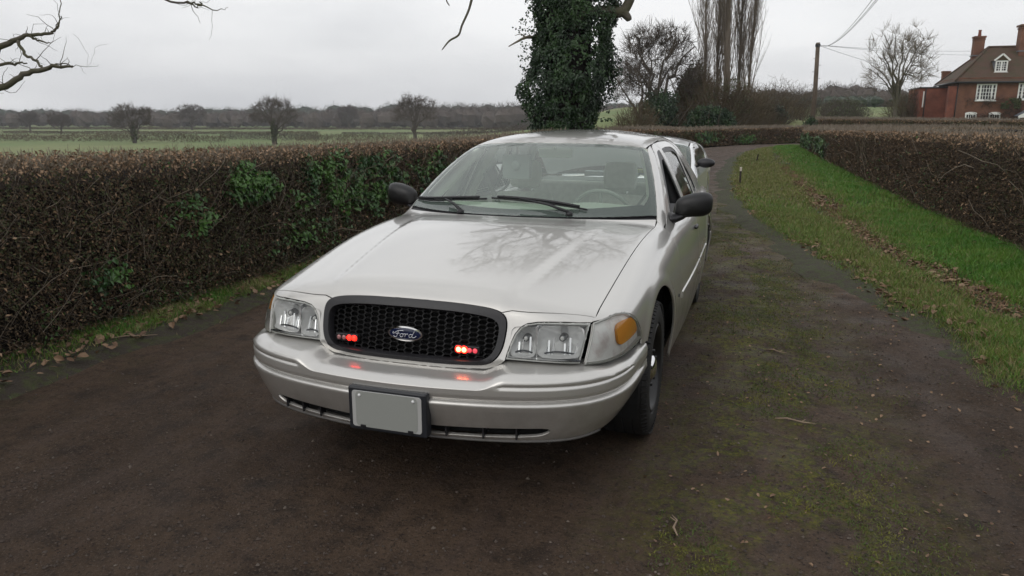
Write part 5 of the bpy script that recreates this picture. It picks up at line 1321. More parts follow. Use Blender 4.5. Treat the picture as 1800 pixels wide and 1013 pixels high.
# -- the tree out of frame on the left whose boughs reach in
def left_tree():
    bx, by = -8.2, -2.4
    h = empty('overhanging_tree', (bx, by, 0), label='bare mossy tree at the left edge with boughs reaching over the hedge', cat='tree')
    o = np.array([bx, by, 0.]); rng = np.random.default_rng(8)
    lv = grow((0, 0, -.2), (.03, .02, 1), 5.5, .34, [(8, .8, 50, .25, .16, .45), (6, .5, 45, .1, .2, .3), (6, .5, 42, .05, .24, .2)], 15, k=6, gn=.05)
    V, F = merge([tubes(P, R, 9 if i == 0 else 6) for i, (P, R) in enumerate(lv[:2])]); mesh_np('trunk', V, F, M_bark2, h)
    V, F = merge([tubes(P, np.maximum(R, .004), 3) for P, R in lv[2:]]); mesh_np('crown', V, F, M_twigfar, h, smooth=False)
    def bough(pts, rad, nm='bough', tw=8):
        c = smoothc([tuple(np.array(p)-o) for p in pts], 5); c = [np.array(p)+rng.normal(size=3)*.006 for p in c]; r = list(np.interp(np.linspace(0, 1, len(c)), np.linspace(0, 1, len(rad)), rad))
        q = MB(); q.tube(c, r, 8)
        for _ in range(tw):
            i = rng.integers(len(c)//3, len(c)-1); d = (c[i+1]-c[i])/np.linalg.norm(c[i+1]-c[i])*.5+rng.normal(size=3)*.55+[0, 0, .25]
            T = curl(np.array([c[i]]), np.array([d]), np.array([.06+.26*rng.random()**1.5]), 7, .30, rng)[0]; q.tube(list(T), list(np.linspace(min(.0035, r[i]*.35), .0010, 7)), 4)
        q.build(nm, M_bark2, h, smooth=True)
    bough([(bx, by, 1.3), (-6.2, -.9, 1.45), WP(-90, 172, 6.2), WP(0, 155, 6.1), WP(40, 132, 6.1), WP(85, 120, 6.1), WP(130, 116, 6.1)], [.10, .06, .034, .027, .023, .018, .006], tw=16)
    bough([(bx, by, 1.9), (-6.3, -1.0, 2.2), WP(-80, 95, 6.4), WP(0, 80, 6.3), WP(30, 68, 6.3), WP(52, 62, 6.3), WP(85, 60, 6.3), WP(100, 48, 6.3), WP(110, 30, 6.3)], [.09, .05, .030, .025, .020, .015, .012, .009, .003], tw=16)
    bough([WP(30, 72, 6.3), WP(45, 95, 6.25), WP(66, 108, 6.2), WP(75, 120, 6.1)], [.014, .012, .010, .008], tw=3)
    bough([WP(52, 62, 6.3), WP(70, 73, 6.3), WP(90, 76, 6.3)], [.010, .008, .004], tw=4)
    bough([WP(-90, 130, 6.3), WP(0, 113, 6.2), WP(25, 112, 6.2), WP(48, 112, 6.2)], [.020, .013, .011, .005], tw=4)
    bough([WP(85, 120, 6.1), WP(110, 112, 6.1), WP(134, 117, 6.1), WP(175, 116, 6.1)], [.008, .005, .0025, .0008], tw=3)
    bough([WP(100, 48, 6.3), WP(106, 20, 6.3), WP(108, -10, 6.3)], [.005, .004, .003], tw=1)
    bough([(bx, by, 4.6), (-6.5, -.2, 4.4), WP(150, -160, 6.8), WP(240, -60, 6.6), WP(290, -2, 6.5), WP(330, 5, 6.5), WP(352, 8, 6.5), WP(380, 20, 6.5), WP(398, 12, 6.5)], [.10, .07, .04, .022, .010, .009, .007, .004, .0015], tw=4)
    bough([WP(330, 5, 6.5), WP(346, 12, 6.5), WP(356, 3, 6.5)], [.007, .006, .005], tw=3)
left_tree()

# -- trees in the fields on the left
def field_tree(u, vb, vt, D, wpx, label, seed, ivyt=False, pale=False):
    p = WP(u, 206, D); x, y = p[0], p[1]; z = float(terrain(x, y))-.1
    H = WP(u, vt, D)[2]-z; R_ = wpx*D/1312/2
    h = crown_tree('field_tree', label, (x, y, z), H, H*.26, (0, 0, H*.60), (R_*1.06, R_*1.06, H*.43), max(.30, H*.045), seed, ns=(10, 70, 520, 3800), m=M_bark, mc=M_twigfar, minr=D*.00010, group='lone trees standing in the fields')
    if ivyt: leafball('ivy', h, M_olive, (0, 0, H*.26), (.60, .60, H*.28), 1100, .26, seed, noise_=.7)
    return h
field_tree(232, 251, 183, 166, 84, 'bare round tree nearest the left, with a short thick trunk', 101, True)
field_tree(480, 250, 170, 160, 84, 'bare tree in the middle of the fields with ivy up its trunk', 102, True)
field_tree(729, 250, 168, 166, 82, 'bare spreading tree on a clean forked trunk, right of the ivy-trunked one', 103)
field_tree(104, 241, 200, 250, 44, 'small hazy tree left of the nearest field tree', 104)
field_tree(50, 236, 198, 300, 36, 'hazy tree farthest to the left in the fields', 105)
field_tree(336, 229, 186, 330, 54, 'wide hazy tree between the two big left trees', 107)
field_tree(612, 222, 186, 390, 44, 'hazy tree midway between the two right-hand field trees', 110)
# -- far woods
def wood(u0, u1, D, n, vt, seed, m, label, jit=.06, per=150, wf=.45):
    rng = np.random.default_rng(seed); pts = []; hs = []
    for i in range(n):
        u = u0+(u1-u0)*(i+rng.random())/n; d = D*(1+jit*rng.normal()); p = WP(u, 206, d); z = float(terrain(p[0], p[1])); vv = np.interp(u, *zip(*vt))+rng.normal()*1.5
        pts.append((p[0], p[1])); hs.append(max(3.0, (WP(u, vv, d)[2]-z)*(.86+.2*rng.random())))
    return treemass('woodland', label, pts, hs, per, m, seed, wf=wf)
wood(-60, 1110, 430, 150, [(-60, 194), (300, 193), (520, 190), (640, 189), (760, 184), (1110, 182)], 201, M_twigfar, 'hazy belt of bare woodland behind the left-hand fields', per=420)
wood(-80, 1200, 560, 120, [(-80, 190), (300, 191), (640, 184), (760, 182), (1200, 178)], 206, M_evergreen, 'farthest dim belt of trees on the horizon', per=330, wf=.6)
wood(1290, 1660, 235, 46, [(1290, 158), (1350, 155), (1420, 158), (1450, 146), (1520, 150), (1600, 156), (1660, 160)], 202, M_twigfar, 'misty bare woodland between the bend and the house', per=420)
wood(1300, 1640, 190, 26, [(1300, 178), (1400, 172), (1500, 176), (1640, 180)], 203, M_evergreen, 'dim green undergrowth at the foot of the misty woodland', per=200, wf=.6)
# -- field hedgerows
def hedgerow(u0, u1, D0, D1, hgt, seed, label):
    rng = np.random.default_rng(seed); a = WP(u0, 206, D0); b = WP(u1, 206, D1); Lr = np.hypot(*(b-a)[:2]); n = int(Lr*80); t = rng.random(n); x = a[0]+(b[0]-a[0])*t; y = a[1]+(b[1]-a[1])*t+rng.normal(size=n)*.6
    hh = hgt*(.75+.5*fbm(t*Lr*.12, t*0, 3, seed)); P0 = np.c_[x, y, terrain(x, y)+rng.random(n)**.8*hh*.85]
    T = curl(P0, rng.normal(size=(n, 3))*.6+[0, 0, .6], .26*hh*(.5+rng.random(n)), 3, .3, rng); V, F = tubes(T, np.full((n, 3), .030)*(D0/180), 3)
    mesh_np('field_hedgerow', V, F, M_rust if seed % 2 else M_twigfar, smooth=False, label=label, cat='hedgerow', group='hedgerows dividing the fields')
hedgerow(-40, 395, 180, 172, 1.8, 301, 'nearest hedgerow under the two left field trees')
hedgerow(395, 560, 190, 186, 1.7, 302, 'short hedgerow beside the ivy-trunked field tree')
hedgerow(520, 715, 176, 180, 1.7, 303, 'dark trimmed hedgerow left of the forked field tree')
hedgerow(745, 930, 180, 186, 1.7, 304, 'dark trimmed hedgerow right of the forked field tree')
hedgerow(0, 560, 250, 245, 1.1, 305, 'middle hedgerow crossing the left fields')
hedgerow(600, 950, 245, 260, .9, 306, 'thin hedgerow across the fields behind the forked tree')
hedgerow(-60, 960, 330, 350, 1.1, 307, 'far thin hedgerow below the hazy woodland')
# -- the group by the bend
p = WP(1150, 206, 57); crown_tree('bare_tree', 'rounded bare tree left of the poplars', (p[0], p[1], 0), 8.4, 2.0, (0, 0, 5.0), (3.3, 3.0, 3.6), .22, 401, ns=(12, 90, 600, 3600), m=M_bark, mc=M_twigfar, minr=.0055, upk=.6)
p = WP(1104, 206, 55); crown_tree('bare_tree', 'low bare tree leaning left beside the ivy-clad trunk', (p[0]+1, p[1], 0), 5.6, 1.4, (-.6, 0, 3.5), (2.4, 2.0, 2.3), .14, 402, ns=(9, 60, 400, 1800), m=M_bark, mc=M_twigfar, minr=.0055, upk=.3)
M_poplar = mat('poplar_twig', (.155, .125, .098), .9)
for i, (u, D, H, r, sd, lab) in enumerate(((1237, 60, 14, .12, 411, 'slim bare poplar standing apart, leftmost of the poplars'), (1276, 61, 21, .30, 412, 'tallest bare poplar with the thick dark trunk'), (1259, 62.5, 17, .13, 414, 'thin bare poplar just left of the thick-trunked one'), (1293, 63, 18, .14, 415, 'thin bare poplar just right of the thick-trunked one'), (1311, 62, 15, .12, 413, 'leaning bare poplar, rightmost of the poplars'))):
    p = WP(u, 206, D); bare_tree('poplar_tree', lab, (p[0], p[1], .3), H, r, [(42, .36, 11, .48, .05, .08), (10, .42, 17, .42, .07, .12), (5, .42, 22, .3, .1, .1)], sd, split=2, gn=.03, trunk_frac=.95, minr=.0045, thin=.0062, lean=((u-1276)*.0002, 0), group='poplars by the bend', m=M_poplar, mc=M_poplar)
def at_px(u, D): p = WP(u, 206, D); return (p[0], p[1])
thicket('thicket', 'brown twiggy thicket at the foot of the poplars', at_px(1270, 56), (2.9, 2.2, 4.6), 8500, .7, .012, 421, M_rust, leaf=M_olive, nleaf=2600, lsz=.10)
thicket('thicket', 'tall brown thicket left of the poplars under a dark evergreen', at_px(1222, 58), (1.7, 1.8, 5.6), 6500, .7, .012, 422, M_rust, leaf=M_olive, nleaf=1600, lsz=.10)
thicket('thicket', 'low brown scrub right of the poplars', at_px(1322, 60), (2.2, 2, 3.6), 4200, .6, .012, 423, M_rust, leaf=M_olive, nleaf=500, lsz=.10)
thicket('evergreen_bush', 'dark evergreen crown rising out of the thicket left of the poplars', at_px(1214, 60), (1.4, 1.4, 5.9), 900, .4, .012, 424, M_twigfar, leaf=M_evergreen, nleaf=5200, lsz=.16)
thicket('ivy_bush', 'dark ivy-smothered bush in front of the rounded bare tree', at_px(1160, 54), (1.55, 1.4, 3.6), 500, .4, .012, 425, M_twigfar, leaf=MATS['tree_ivy_leaf'], nleaf=7500, lsz=.13)
thicket('ivy_bush', 'dark holly bush behind the low hedge, below the thick poplar', at_px(1252, 52), (1.9, 1.3, 2.6), 400, .4, .012, 426, M_twigfar, leaf=MATS['tree_ivy_leaf'], nleaf=6500, lsz=.12)
thicket('scrub_bush', 'rusty scrub between the ivy bush and the big ivy-clad trunk', at_px(1118, 50), (1.5, 1.2, 2.6), 2600, .5, .010, 427, M_rust)
for i, (u, D, r, sd, m_, lf, lab) in enumerate(((1362, 72, (3.4, 2.5, 3.6), 431, M_rust, None, 'brown scrub bush midway between the poplars and the utility pole'), (1345, 66, (2.0, 1.6, 2.2), 432, M_twigfar, M_evergreen, 'low dark bush left of the utility pole'), (1400, 80, (3.0, 2.5, 3.4), 433, M_twigfar, None, 'grey bare bush just left of the utility pole'), (1600, 74, (2.4, 2, 2.9), 434, M_rust, None, 'rusty bush against the left end of the brick house'), (1480, 95, (3.2, 2.4, 2.6), 435, M_twigfar, M_olive, 'olive bush in the meadow right of the utility pole'))):
    thicket('scrub_bush', lab, at_px(u, D), r, 2600, .6, .014, sd, m_, leaf=lf, nleaf=2200 if lf else 0, lsz=.14)
thicket('ivy_clump', 'small dark ivy clump hugging the foot of the utility pole', at_px(1427, 49.6), (.62, .5, 1.75), 200, .3, .01, 436, M_twigfar, leaf=MATS['tree_ivy_leaf'], nleaf=1600, lsz=.10)
p = WP(1573, 206, 66); crown_tree('bare_tree', 'pale bare tree with a fan-shaped crown left of the brick house', (p[0], p[1], .9), 8.1, 2.2, (0, 0, 4.7), (3.0, 2.7, 3.5), .17, 441, ns=(13, 80, 420, 1700), m=M_bark2, mc=M_twigpale, minr=.007, upk=.75, wob=.03)
# ---------------------------------------------------------------- the brick house
def brick_mat(name, c1, c2, mortar, sc=4.2):
    m = bpy.data.materials.new(name); m.use_nodes = True; n = m.node_tree; b = n.nodes['Principled BSDF']; lk = n.links.new; MATS[name] = m
    t = n.nodes.new('ShaderNodeTexCoord'); mp_ = n.nodes.new('ShaderNodeMapping'); mp_.inputs['Rotation'].default_value = (PI/2, 0, 0)
    br = n.nodes.new('ShaderNodeTexBrick'); br.inputs['Scale'].default_value = sc; br.inputs['Color1'].default_value = (*c1, 1); br.inputs['Color2'].default_value = (*c2, 1); br.inputs['Mortar'].default_value = (*mortar, 1); br.inputs['Mortar Size'].default_value = .012
    nz_ = n.nodes.new('ShaderNodeTexNoise'); nz_.inputs['Scale'].default_value = .9; nz_.inputs['Detail'].default_value = 6; lk(t.outputs['Object'], nz_.inputs['Vector'])
    r = n.nodes.new('ShaderNodeMapRange'); r.inputs[1].default_value = .3; r.inputs[2].default_value = .7; r.inputs[3].default_value = .65; r.inputs[4].default_value = 1.3; lk(nz_.outputs['Fac'], r.inputs[0])
    v = n.nodes.new('ShaderNodeVectorMath'); v.operation = 'SCALE'; lk(t.outputs['Object'], mp_.inputs[0]); lk(mp_.outputs[0], br.inputs['Vector']); lk(br.outputs[0], v.inputs[0]); lk(r.outputs[0], v.inputs['Scale']); lk(v.outputs[0], b.inputs['Base Color']); b.inputs['Roughness'].default_value = .9
    return m
M_brick = brick_mat('red_brick', (.185, .078, .046), (.140, .062, .040), (.15, .10, .075))
M_brick2 = brick_mat('bright_brick', (.225, .068, .042), (.185, .058, .038), (.17, .10, .08))
M_tile = mat('clay_roof_tile', (.080, .044, .028), .85, two=((.060, .045, .022), 1.3, .42, .62), bump=(9, .8, .05))
M_white = mat('white_window_paint', (.78, .78, .76), .5, noise=(8, .05))
M_pane = mat('dark_pane', (.012, .014, .018), .08, coat=.3)
M_lead = mat('lead_flashing', (.16, .17, .19), .6)
def house():
    X0, Y0, Z0 = 18.25, 75.8, 0.0; W_, Dp, EV, RG = 15.0, 8.0, 4.76, 8.03
    h = empty('brick_house', (X0, Y0, Z0), label='red brick farmhouse with a tiled hipped roof, dormer and white windows', cat='house')
    q = MB(); q.box((W_/2, Dp/2, EV/2+.2), (W_, Dp, EV+.36)); q.build('wall', M_brick, h)
    o = .28; e = EV+.04; hip = 3.0
    V = [(-o, -o, e), (W_+o, -o, e), (W_+o, Dp+o, e), (-o, Dp+o, e), (hip, Dp/2, RG), (W_-hip, Dp/2, RG), (-o, -o, e-.12), (W_+o, -o, e-.12), (W_+o, Dp+o, e-.12), (-o, Dp+o, e-.12)]
    F = [(0, 1, 5, 4), (1, 2, 5), (2, 3, 4, 5), (3, 0, 4), (6, 7, 1, 0), (7, 8, 2, 1), (8, 9, 3, 2), (9, 6, 0, 3), (9, 8, 7, 6)]
    q = MB(); q.add(V, F); rf = q.build('roof', M_tile, h)
    q = MB(); q.tube([(-o-.04, -o-.08, e-.10), (W_+o, -o-.08, e-.10)], .085, 8); q.tube([(-o-.08, -o-.08, e-.10), (-o-.08, Dp+o, e-.10)], .085, 8); q.tube([(.02, -.10, e-.1), (.02, -.10, .2)], .045, 8); q.build('gutter', M_black, h, smooth=True)
    for a, b in (((-o, -o, e), (hip, Dp/2, RG)), ((-o, Dp+o, e), (hip, Dp/2, RG)), ((hip, Dp/2, RG), (W_-hip, Dp/2, RG))):
        q = MB(); q.tube([(a[0], a[1], a[2]+.03), (b[0], b[1], b[2]+.03)], .10, 6); q.build('ridge_tiles', M_tile, rf, smooth=True)
    def chimney(x, y, w1, d1, z0, z1, pot=0, cap=.12):
        q = MB(); q.box((x, y, (z0+z1)/2), (w1, d1, z1-z0)); q.box((x, y, z1+.06), (w1+cap*2, d1+cap*2, .16)); q.box((x, y, z1-.16), (w1+cap, d1+cap, .10)); c = q.build('chimney', M_brick, rf)
        q = MB(); q.box((x, y, z0+.95), (w1+.14, d1+.14, .10)); q.build('flashing', M_lead, c)
        for i in range(pot):
            q = MB(); q.lathe([(z1+.1, .16), (z1+.62, .12), (z1+.66, .15), (z1+.72, .15), (z1+.72, .08)], 'z', (x+(i-(pot-1)/2)*.5, y, 0), 14); q.build('chimney_pot', M_brick2, c, smooth=True)
    chimney(2.35, 5.0, .86, .9, 6.4, 8.98, 1, .07); chimney(6.0, 3.4, 1.6, 1.2, 6.6, 9.75, 2, .14)
    chimney(.90, 9.9, .66, .7, 3.2, 6.1, 0, .06)
    def window(x, z, w_, h_, cols, rows, heavy=(), y=-.03, arch=False, parent=None):
        f = MB(); fw_ = .11
        f.box((x, y, z-h_/2+fw_/2), (w_, .12, fw_)); f.box((x, y, z+h_/2-fw_/2), (w_, .12, fw_)); f.box((x-w_/2+fw_/2, y, z), (fw_, .12, h_-2*fw_)); f.box((x+w_/2-fw_/2, y, z), (fw_, .12, h_-2*fw_))
        f.box((x, y-.06, z-h_/2-.03), (w_+.14, .18, .06))
        for i in range(1, cols):
            hv = i in heavy; f.box((x-w_/2+fw_+(w_-2*fw_)*i/cols, y+.005, z), (.14 if hv else .04, .07, h_-2*fw_))
        for j in range(1, rows): f.box((x, y+.008, z-h_/2+fw_+(h_-2*fw_)*j/rows), (w_-2*fw_, .05, .04))
        o_ = f.build('window', M_white, parent or h); g = MB(); g.box((x, y+.03, z), (w_-.1, .02, h_-.1)); g.build('pane', M_pane, o_)
        return o_
    window(2.33, 3.84, 1.58, 1.46, 6, 4, (1, 5)); window(5.60, 3.90, 1.58, 1.46, 6, 4, (1, 5)); window(9.6, 3.88, 1.58, 1.46, 6, 4, (1, 5))
    for x in (1.36, 3.26, 9.5): window(x, 1.25, .92, 1.45, 4, 4, ())
    for x in (1.36, 3.26, 9.5):
        q = MB(); n = 10; pts = [(x+.50*math.cos(a), -.05, 1.96+.15*math.sin(a)) for a in np.linspace(0, PI, n)]; q.prism(pts, (0, -.03, 0), (0, .03, 0)); q.build('window_arch', M_white, h)
    # dormer
    dx, dz, dw, dh = 3.48, 5.66, .98, .98; yf = .95
    d = MB(); d.box((dx, yf+.75, dz+dh/2), (dw, 1.5, dh)); dm = d.build('dormer', M_lead, h)
    V = [(dx-dw/2-.12, yf-.12, dz+dh), (dx+dw/2+.12, yf-.12, dz+dh), (dx, yf-.12, dz+dh+.55), (dx-dw/2-.12, yf+2.4, dz+dh), (dx+dw/2+.12, yf+2.4, dz+dh), (dx, yf+2.9, dz+dh+.55)]
    q = MB(); q.add(V, [(0, 2, 5, 3), (1, 4, 5, 2), (0, 1, 2), (3, 5, 4), (0, 3, 4, 1)]); q.build('dormer_roof', M_tile, dm)
    q = MB(); q.bar((dx-dw/2-.14, yf-.14, dz+dh-.02), (dx, yf-.14, dz+dh+.55), .06, .14); q.bar((dx+dw/2+.14, yf-.14, dz+dh-.02), (dx, yf-.14, dz+dh+.55), .06, .14); q.prism([(dx-dw/2, yf-.10, dz+dh), (dx+dw/2, yf-.10, dz+dh), (dx, yf-.10, dz+dh+.45)], (0, 0, 0), (0, .05, 0)); q.build('dormer_gable', M_white, dm)
    window(dx, dz+dh/2-.02, dw, dh, 4, 4, (2,), y=yf-.04, parent=dm)
    # flat roofed extension
    q = MB(); q.box((-1.24, 6.0, 2.17), (2.46, 6.0, 4.34)); ex = q.build('extension_wall', M_brick2, h)
    q = MB(); q.box((-1.26, 6.0, 4.40), (2.62, 6.2, .10)); q.build('extension_roof', M_black, ex)
    q = MB(); q.tube([(-2.0, 2.93, 4.3), (-2.0, 2.93, .5)], .05, 8); q.build('drain_pipe', M_black, ex, smooth=True); q = MB(); q.box((-2.15, 2.98, 3.3), (.10, .03, 1.5)); q.build('soil_pipe', M_white, ex)
    q = MB(); q.box((-.32, .35, 2.2), (.62, .7, 4.4)); q.build('brick_buttress', M_brick2, h)
    # porch
    V = [(4.7, -1.5, 1.75), (7.0, -1.5, 1.75), (5.85, -1.5, 2.5), (4.7, 0, 1.75), (7.0, 0, 1.75), (5.85, 0, 2.5)]
    q = MB(); q.add(V, [(0, 2, 5, 3), (1, 4, 5, 2), (0, 3, 4, 1), (3, 5, 4)]); pc = q.build('porch_roof', M_lead, h)
    q = MB(); q.prism([(4.7, -1.5, 1.6), (7.0, -1.5, 1.6), (7.0, -1.5, 1.75), (5.85, -1.5, 2.47), (4.7, -1.5, 1.75)], (0, -.02, 0), (0, -.10, 0)); q.box((4.8, -1.42, .8), (.12, .12, 1.6)); q.box((6.9, -1.42, .8), (.12, .12, 1.6)); q.build('porch_front', M_white, pc)
    # climber on the front wall
    rng = np.random.default_rng(3); n = 900; P0 = np.c_[.9+4.4*rng.random(n), -.08-.12*rng.random(n), 1.4+1.9*rng.random(n)]; kp = fbm(P0[:, 0]*1.1, P0[:, 2]*1.3, 3, 4) > .48; P0 = P0[kp]; T = curl(P0, rng.normal(size=P0.shape)*[1, .2, .8]+[0, -.2, .3], np.full(len(P0), .35), 4, .3, rng)
    V, F = tubes(T, np.full(T.shape[:2], .012), 3); c = mesh_np('wall_climber', V, F, M_twig, h, smooth=False)
    n = 900; P1 = np.c_[3.6+1.5*rng.random(n), -.2-.2*rng.random(n), 2.4+.9*rng.random(n)]; kp = fbm(P1[:, 0]*2, P1[:, 2]*2, 2, 8) > .45; P1 = P1[kp]; V, F = leaves(P1, rng.normal(size=P1.shape)+[0, -1, .4], rng.normal(size=P1.shape), .12, .15); mesh_np('climber_leaves', V, F, M_olive, c, smooth=False)
house()

# ---------------------------------------------------------------- pole, wires, verge posts
def pole():
    p = WP(1428, 206, 50.0); x, y = p[0], p[1]
    h = empty('utility_pole', (x, y, 0), label='wooden utility pole with cables rising from the far hedge', cat='utility pole')
    H = WP(1432, 78, 50.0)[2]
    m_ = mat('weathered_pole', (.10, .075, .055), .85, noise=(3, .3), bump=(30, .5, .01))
    q = MB(); q.tube([(0, 0, -.3), (.03, 0, H*.5), (-.06, 0, H)], [.16, .145, .125], 14); q.build('shaft', m_, h, smooth=True)
    q = MB(); q.box((-.06, 0, H-.18), (.30, .30, .16)); q.build('pole_band', M_black, h)
    for i in range(8):
        q = MB(); s = 1 if i % 2 else -1; q.bar((0, 0, H-1.0-i*.42), (s*.26, 0, H-1.0-i*.42), .025, .025); q.build('climbing_peg', M_black, h)
    top = np.array([-.06, -.05, H-.15])
    def wire(A, B, sag, r=.013):
        A, B = np.array(A, float), np.array(B, float); q = MB(); q.tube([tuple(A+(B-A)*t-np.array([0, 0, sag*4*t*(1-t)])) for t in np.linspace(0, 1, 26)], r, 4); q.build('cable', mat('cable', (.12, .12, .13), .7), h, smooth=True)
    o = np.array([x, y, 0.])
    for k, (u, v) in enumerate(((1536, -4), (1546, -4), (1541, -2))): wire(top, WP(u, v, 19+k*.3)-o, .5, .007)
    for u, v, Z in ((1712, 90, 72), (1712, 97, 72)): wire(top, WP(u, v, Z)-o, .15, .014)
    wire(top, WP(1655, 136, 80)-o, .3, .012)
pole()
M_post = mat('dark_post_wood', (.035, .026, .020), .85, bump=(60, .6, .004)); M_pale = mat('pale_post_top', (.55, .50, .42), .7)
def post(loc, hgt, lab, tilt=0):
    h = empty('marker_post', loc, label=lab, cat='post', group='marker posts on the verge')
    q = MB(); q.bar((0, 0, -.05), (tilt, 0, hgt*.78), .045, .045); q.build('stake', M_post, h, bevel=.004); q = MB(); q.bar((tilt, 0, hgt*.78), (tilt*1.15, 0, hgt), .05, .05); q.build('painted_top', M_pale if not tilt else M_post, h, bevel=.006)
post((.99, 14.77, .03), .42, 'short dark marker post with a pale top standing in the verge', 0); p = WP(1330, 277, 26.5); post((p[0], p[1], .03), .28, 'smaller leaning dark stake farther along the verge', .04)

# ---------------------------------------------------------------- white car behind
def f_hatch(x, y, z):
    x = np.abs(x); H = np.interp(y, [-.2, 0, .3, .8, 1.15, 1.6, 3.6, 4.2], [.60, .72, .83, .93, .97, .95, .95, .93])-.05*np.power(x/.8, 2.4)
    Wd = np.interp(y, [-.1, .2, .6, 1.2, 3.2, 4.2], [.74, .82, .875, .90, .90, .83])+np.interp(z, [.2, .45, .65, .8, .95, 1.1], [-.05, 0, 0, -.025, -.07, -.15])
    gf = (.02+.30*np.power(x/.85, 3.2)+.25*np.maximum(z-.55, 0)-y)*.9
    body = smax(smax(z-H, x-Wd, .16), gf, .12); body = smax(body, y-(4.2-.2*np.power(x/.85, 3)), .12)
    yw = 1.05+2.05*(z-.93)+.45*x*x; gw = (yw-y)/2.05
    gr = z-(np.interp(y, [1.6, 1.95, 2.4, 3.0, 3.6, 4.1], [1.27, 1.325, 1.355, 1.35, 1.31, 1.23])-.06*np.power(x/.6, 2.3))
    gb = (y-(4.15-.75*(z-.95)-.2*x*x))/1.25; gs = (x-(.865-.36*np.maximum(z-.92, -.05)))/1.07
    return smin(body, smax(smax(smax(gr, gs, .12), gw, .06), gb, .10), .04)
def white_car():
    S = Surf(f_hatch); dx, dy = -.25, 4.80
    car = empty('hatchback_car', (dx, dy, -.03), label='white car parked nose-in behind the silver saloon', cat='car')
    mw = mat('white_car_paint', (.86, .87, .88), .3, .0, 1.0, .04); py = PolY(S, .30, .45); pt = PTop(S); pz = PolZ(S, 0, 1.4); 
    SDm = lambda L0: [tuple(p) for p in S.side([a for a, b in L0], [b for a, b in L0])]; TP = lambda L0: [tuple(p) for p in S.top([a for a, b in L0], [b for a, b in L0])]
    arc = lambda yc: [(yc+.36*math.sin(a), .34+.36*math.cos(a)) for a in np.linspace(math.radians(-100), math.radians(100), 24)]
    side = TP([(.62, .42), (.72, .80), (.775, 1.12), (.795, 1.28), (.775, 1.55), (.74, 1.80), (.705, 1.97), (.685, 2.4), (.685, 3.2), (.66, 3.85), (.66, 3.98), (.68, 4.02)])+SDm([(3.95, .8), (3.95, .3), (3.7, .25)])+SDm(arc(3.3)[::-1])+SDm([(2.9, .24), (1.2, .24)])+SDm(arc(.82)[::-1])+SDm([(.44, .3), (.42, .6)])
    win = [(1.52, 1.0), (1.75, 1.10), (2.0, 1.19), (2.3, 1.24), (2.9, 1.245), (3.4, 1.20), (3.6, 1.08), (3.5, 1.0), (2.5, .975), (1.6, .97)]
    for mi in (False, True):
        b = panel('body_side', py, side, mw, car, holes=[SDm(win)], step=.035, mirror=mi)
        panel('side_window', py, SDm(win), M_sideglass, b, step=.06, flange=0, off=-.006, mirror=mi)
    hd = [(x, .36-.06*(x/.6)**2+0*x) for x in np.linspace(0, .61, 8)]+[(.72, .82), (.77, 1.12)]+[(x, 1.03+.42*x*x) for x in np.linspace(.77, 0, 8)]
    panel('bonnet', pt, hd+[(-a, b) for a, b in hd[::-1][1:-1]], mw, car, uv=True, step=.04)
    wg = [(x, 1.06+.42*x*x) for x in np.linspace(0, .785, 8)]+[(.77, 1.55), (.735, 1.80), (.695, 1.96), (.4, 1.86), (0, 1.79)]
    wgf = wg+[(-a, b) for a, b in wg[::-1][1:-1]]
    panel('windscreen', pt, wgf, M_glass, car, uv=True, step=.05, flange=0)
    panel('windscreen_border', pt, wgf, M_frit, car, holes=[[tuple(v) for v in inset(resample(wgf, .05), .05)]], uv=True, step=.05, off=-.004)
    rf = [(0, 1.80), (.4, 1.85), (.69, 1.98), (.675, 2.4), (.675, 3.2), (.65, 3.85), (0, 3.9)]
    panel('roof', pt, rf+[(-a, b) for a, b in rf[::-1][1:-1]], mw, car, uv=True, step=.06)
    panel('front_bumper', pz, [(-PI*.225*1.0+.62, .25), (PI*.45*.5+.70, .25), (PI*.45*.5+.70, .58), (.62-PI*.225, .58)], mw, car, uv=True, step=.04)
    pf = PFront(S)
    panel('bumper', pf, [(-.66, .22), (.66, .22), (.70, .60), (.5, .64), (-.5, .64), (-.70, .60)], mw, car, holes=[[(-.4, .30), (.4, .30), (.45, .44), (-.45, .44)]], uv=True, step=.05)
    for sx in (1, -1):
        mi = sx < 0; hl = SDm([(.40, .64), (.62, .70), (.72, .755), (.60, .765), (.42, .72)])
        panel('headlight', py, hl, mat('white_car_lamp', (.55, .57, .6), .08, .5), car, step=.03, off=.004, mirror=mi)
        q = MB(); m_ = empty('door_mirror'); m_.parent = car; q.ell((sx*.955, 1.66, 1.035), (.115, .07, .062)); q.build('mirror_shell', M_trim, m_, smooth=True); q = MB(); q.bar((sx*.80, 1.68, .97), (sx*.90, 1.66, 1.015), .05, .03); q.build('mirror_foot', M_trim, m_, bevel=.008)
        q = MB(); q.box((sx*.4, 2.2, .78), (.46, .14, .62), Matrix.Rotation(math.radians(-16), 3, 'X')); q.box((sx*.4, 2.27, 1.10), (.25, .10, .15)); q.build('front_seat', mat('dark_seat', (.05, .05, .055), .8), car, bevel=.04)
    q = MB(); q.box((0, 1.45, .86), (1.4, .55, .16)); q.build('dashboard', M_dark, car, bevel=.04)
    q = MB(); q.box((0, 2.1, .30), (1.5, 3.7, .10)); q.box((0, .75, .42), (1.1, .9, .36)); q.box((0, 2.4, .42), (1.62, 1.9, .2)); q.build('underbody', M_void, car)
    wpr = make_wheel(.315, .20, .21, mat('alloy_grey', (.35, .35, .36), .3, .8), mat('alloy_grey'), 'wheel'); wpr.parent = car; wpr.location = (.77, .82, .315)
    for x, y, s in ((-.77, .82, PI), (.77, 3.3, 0), (-.77, 3.3, PI)): c = copy_tree(wpr, car); c.location = (x, y, .315); c.rotation_euler = (0, 0, s)
white_car()

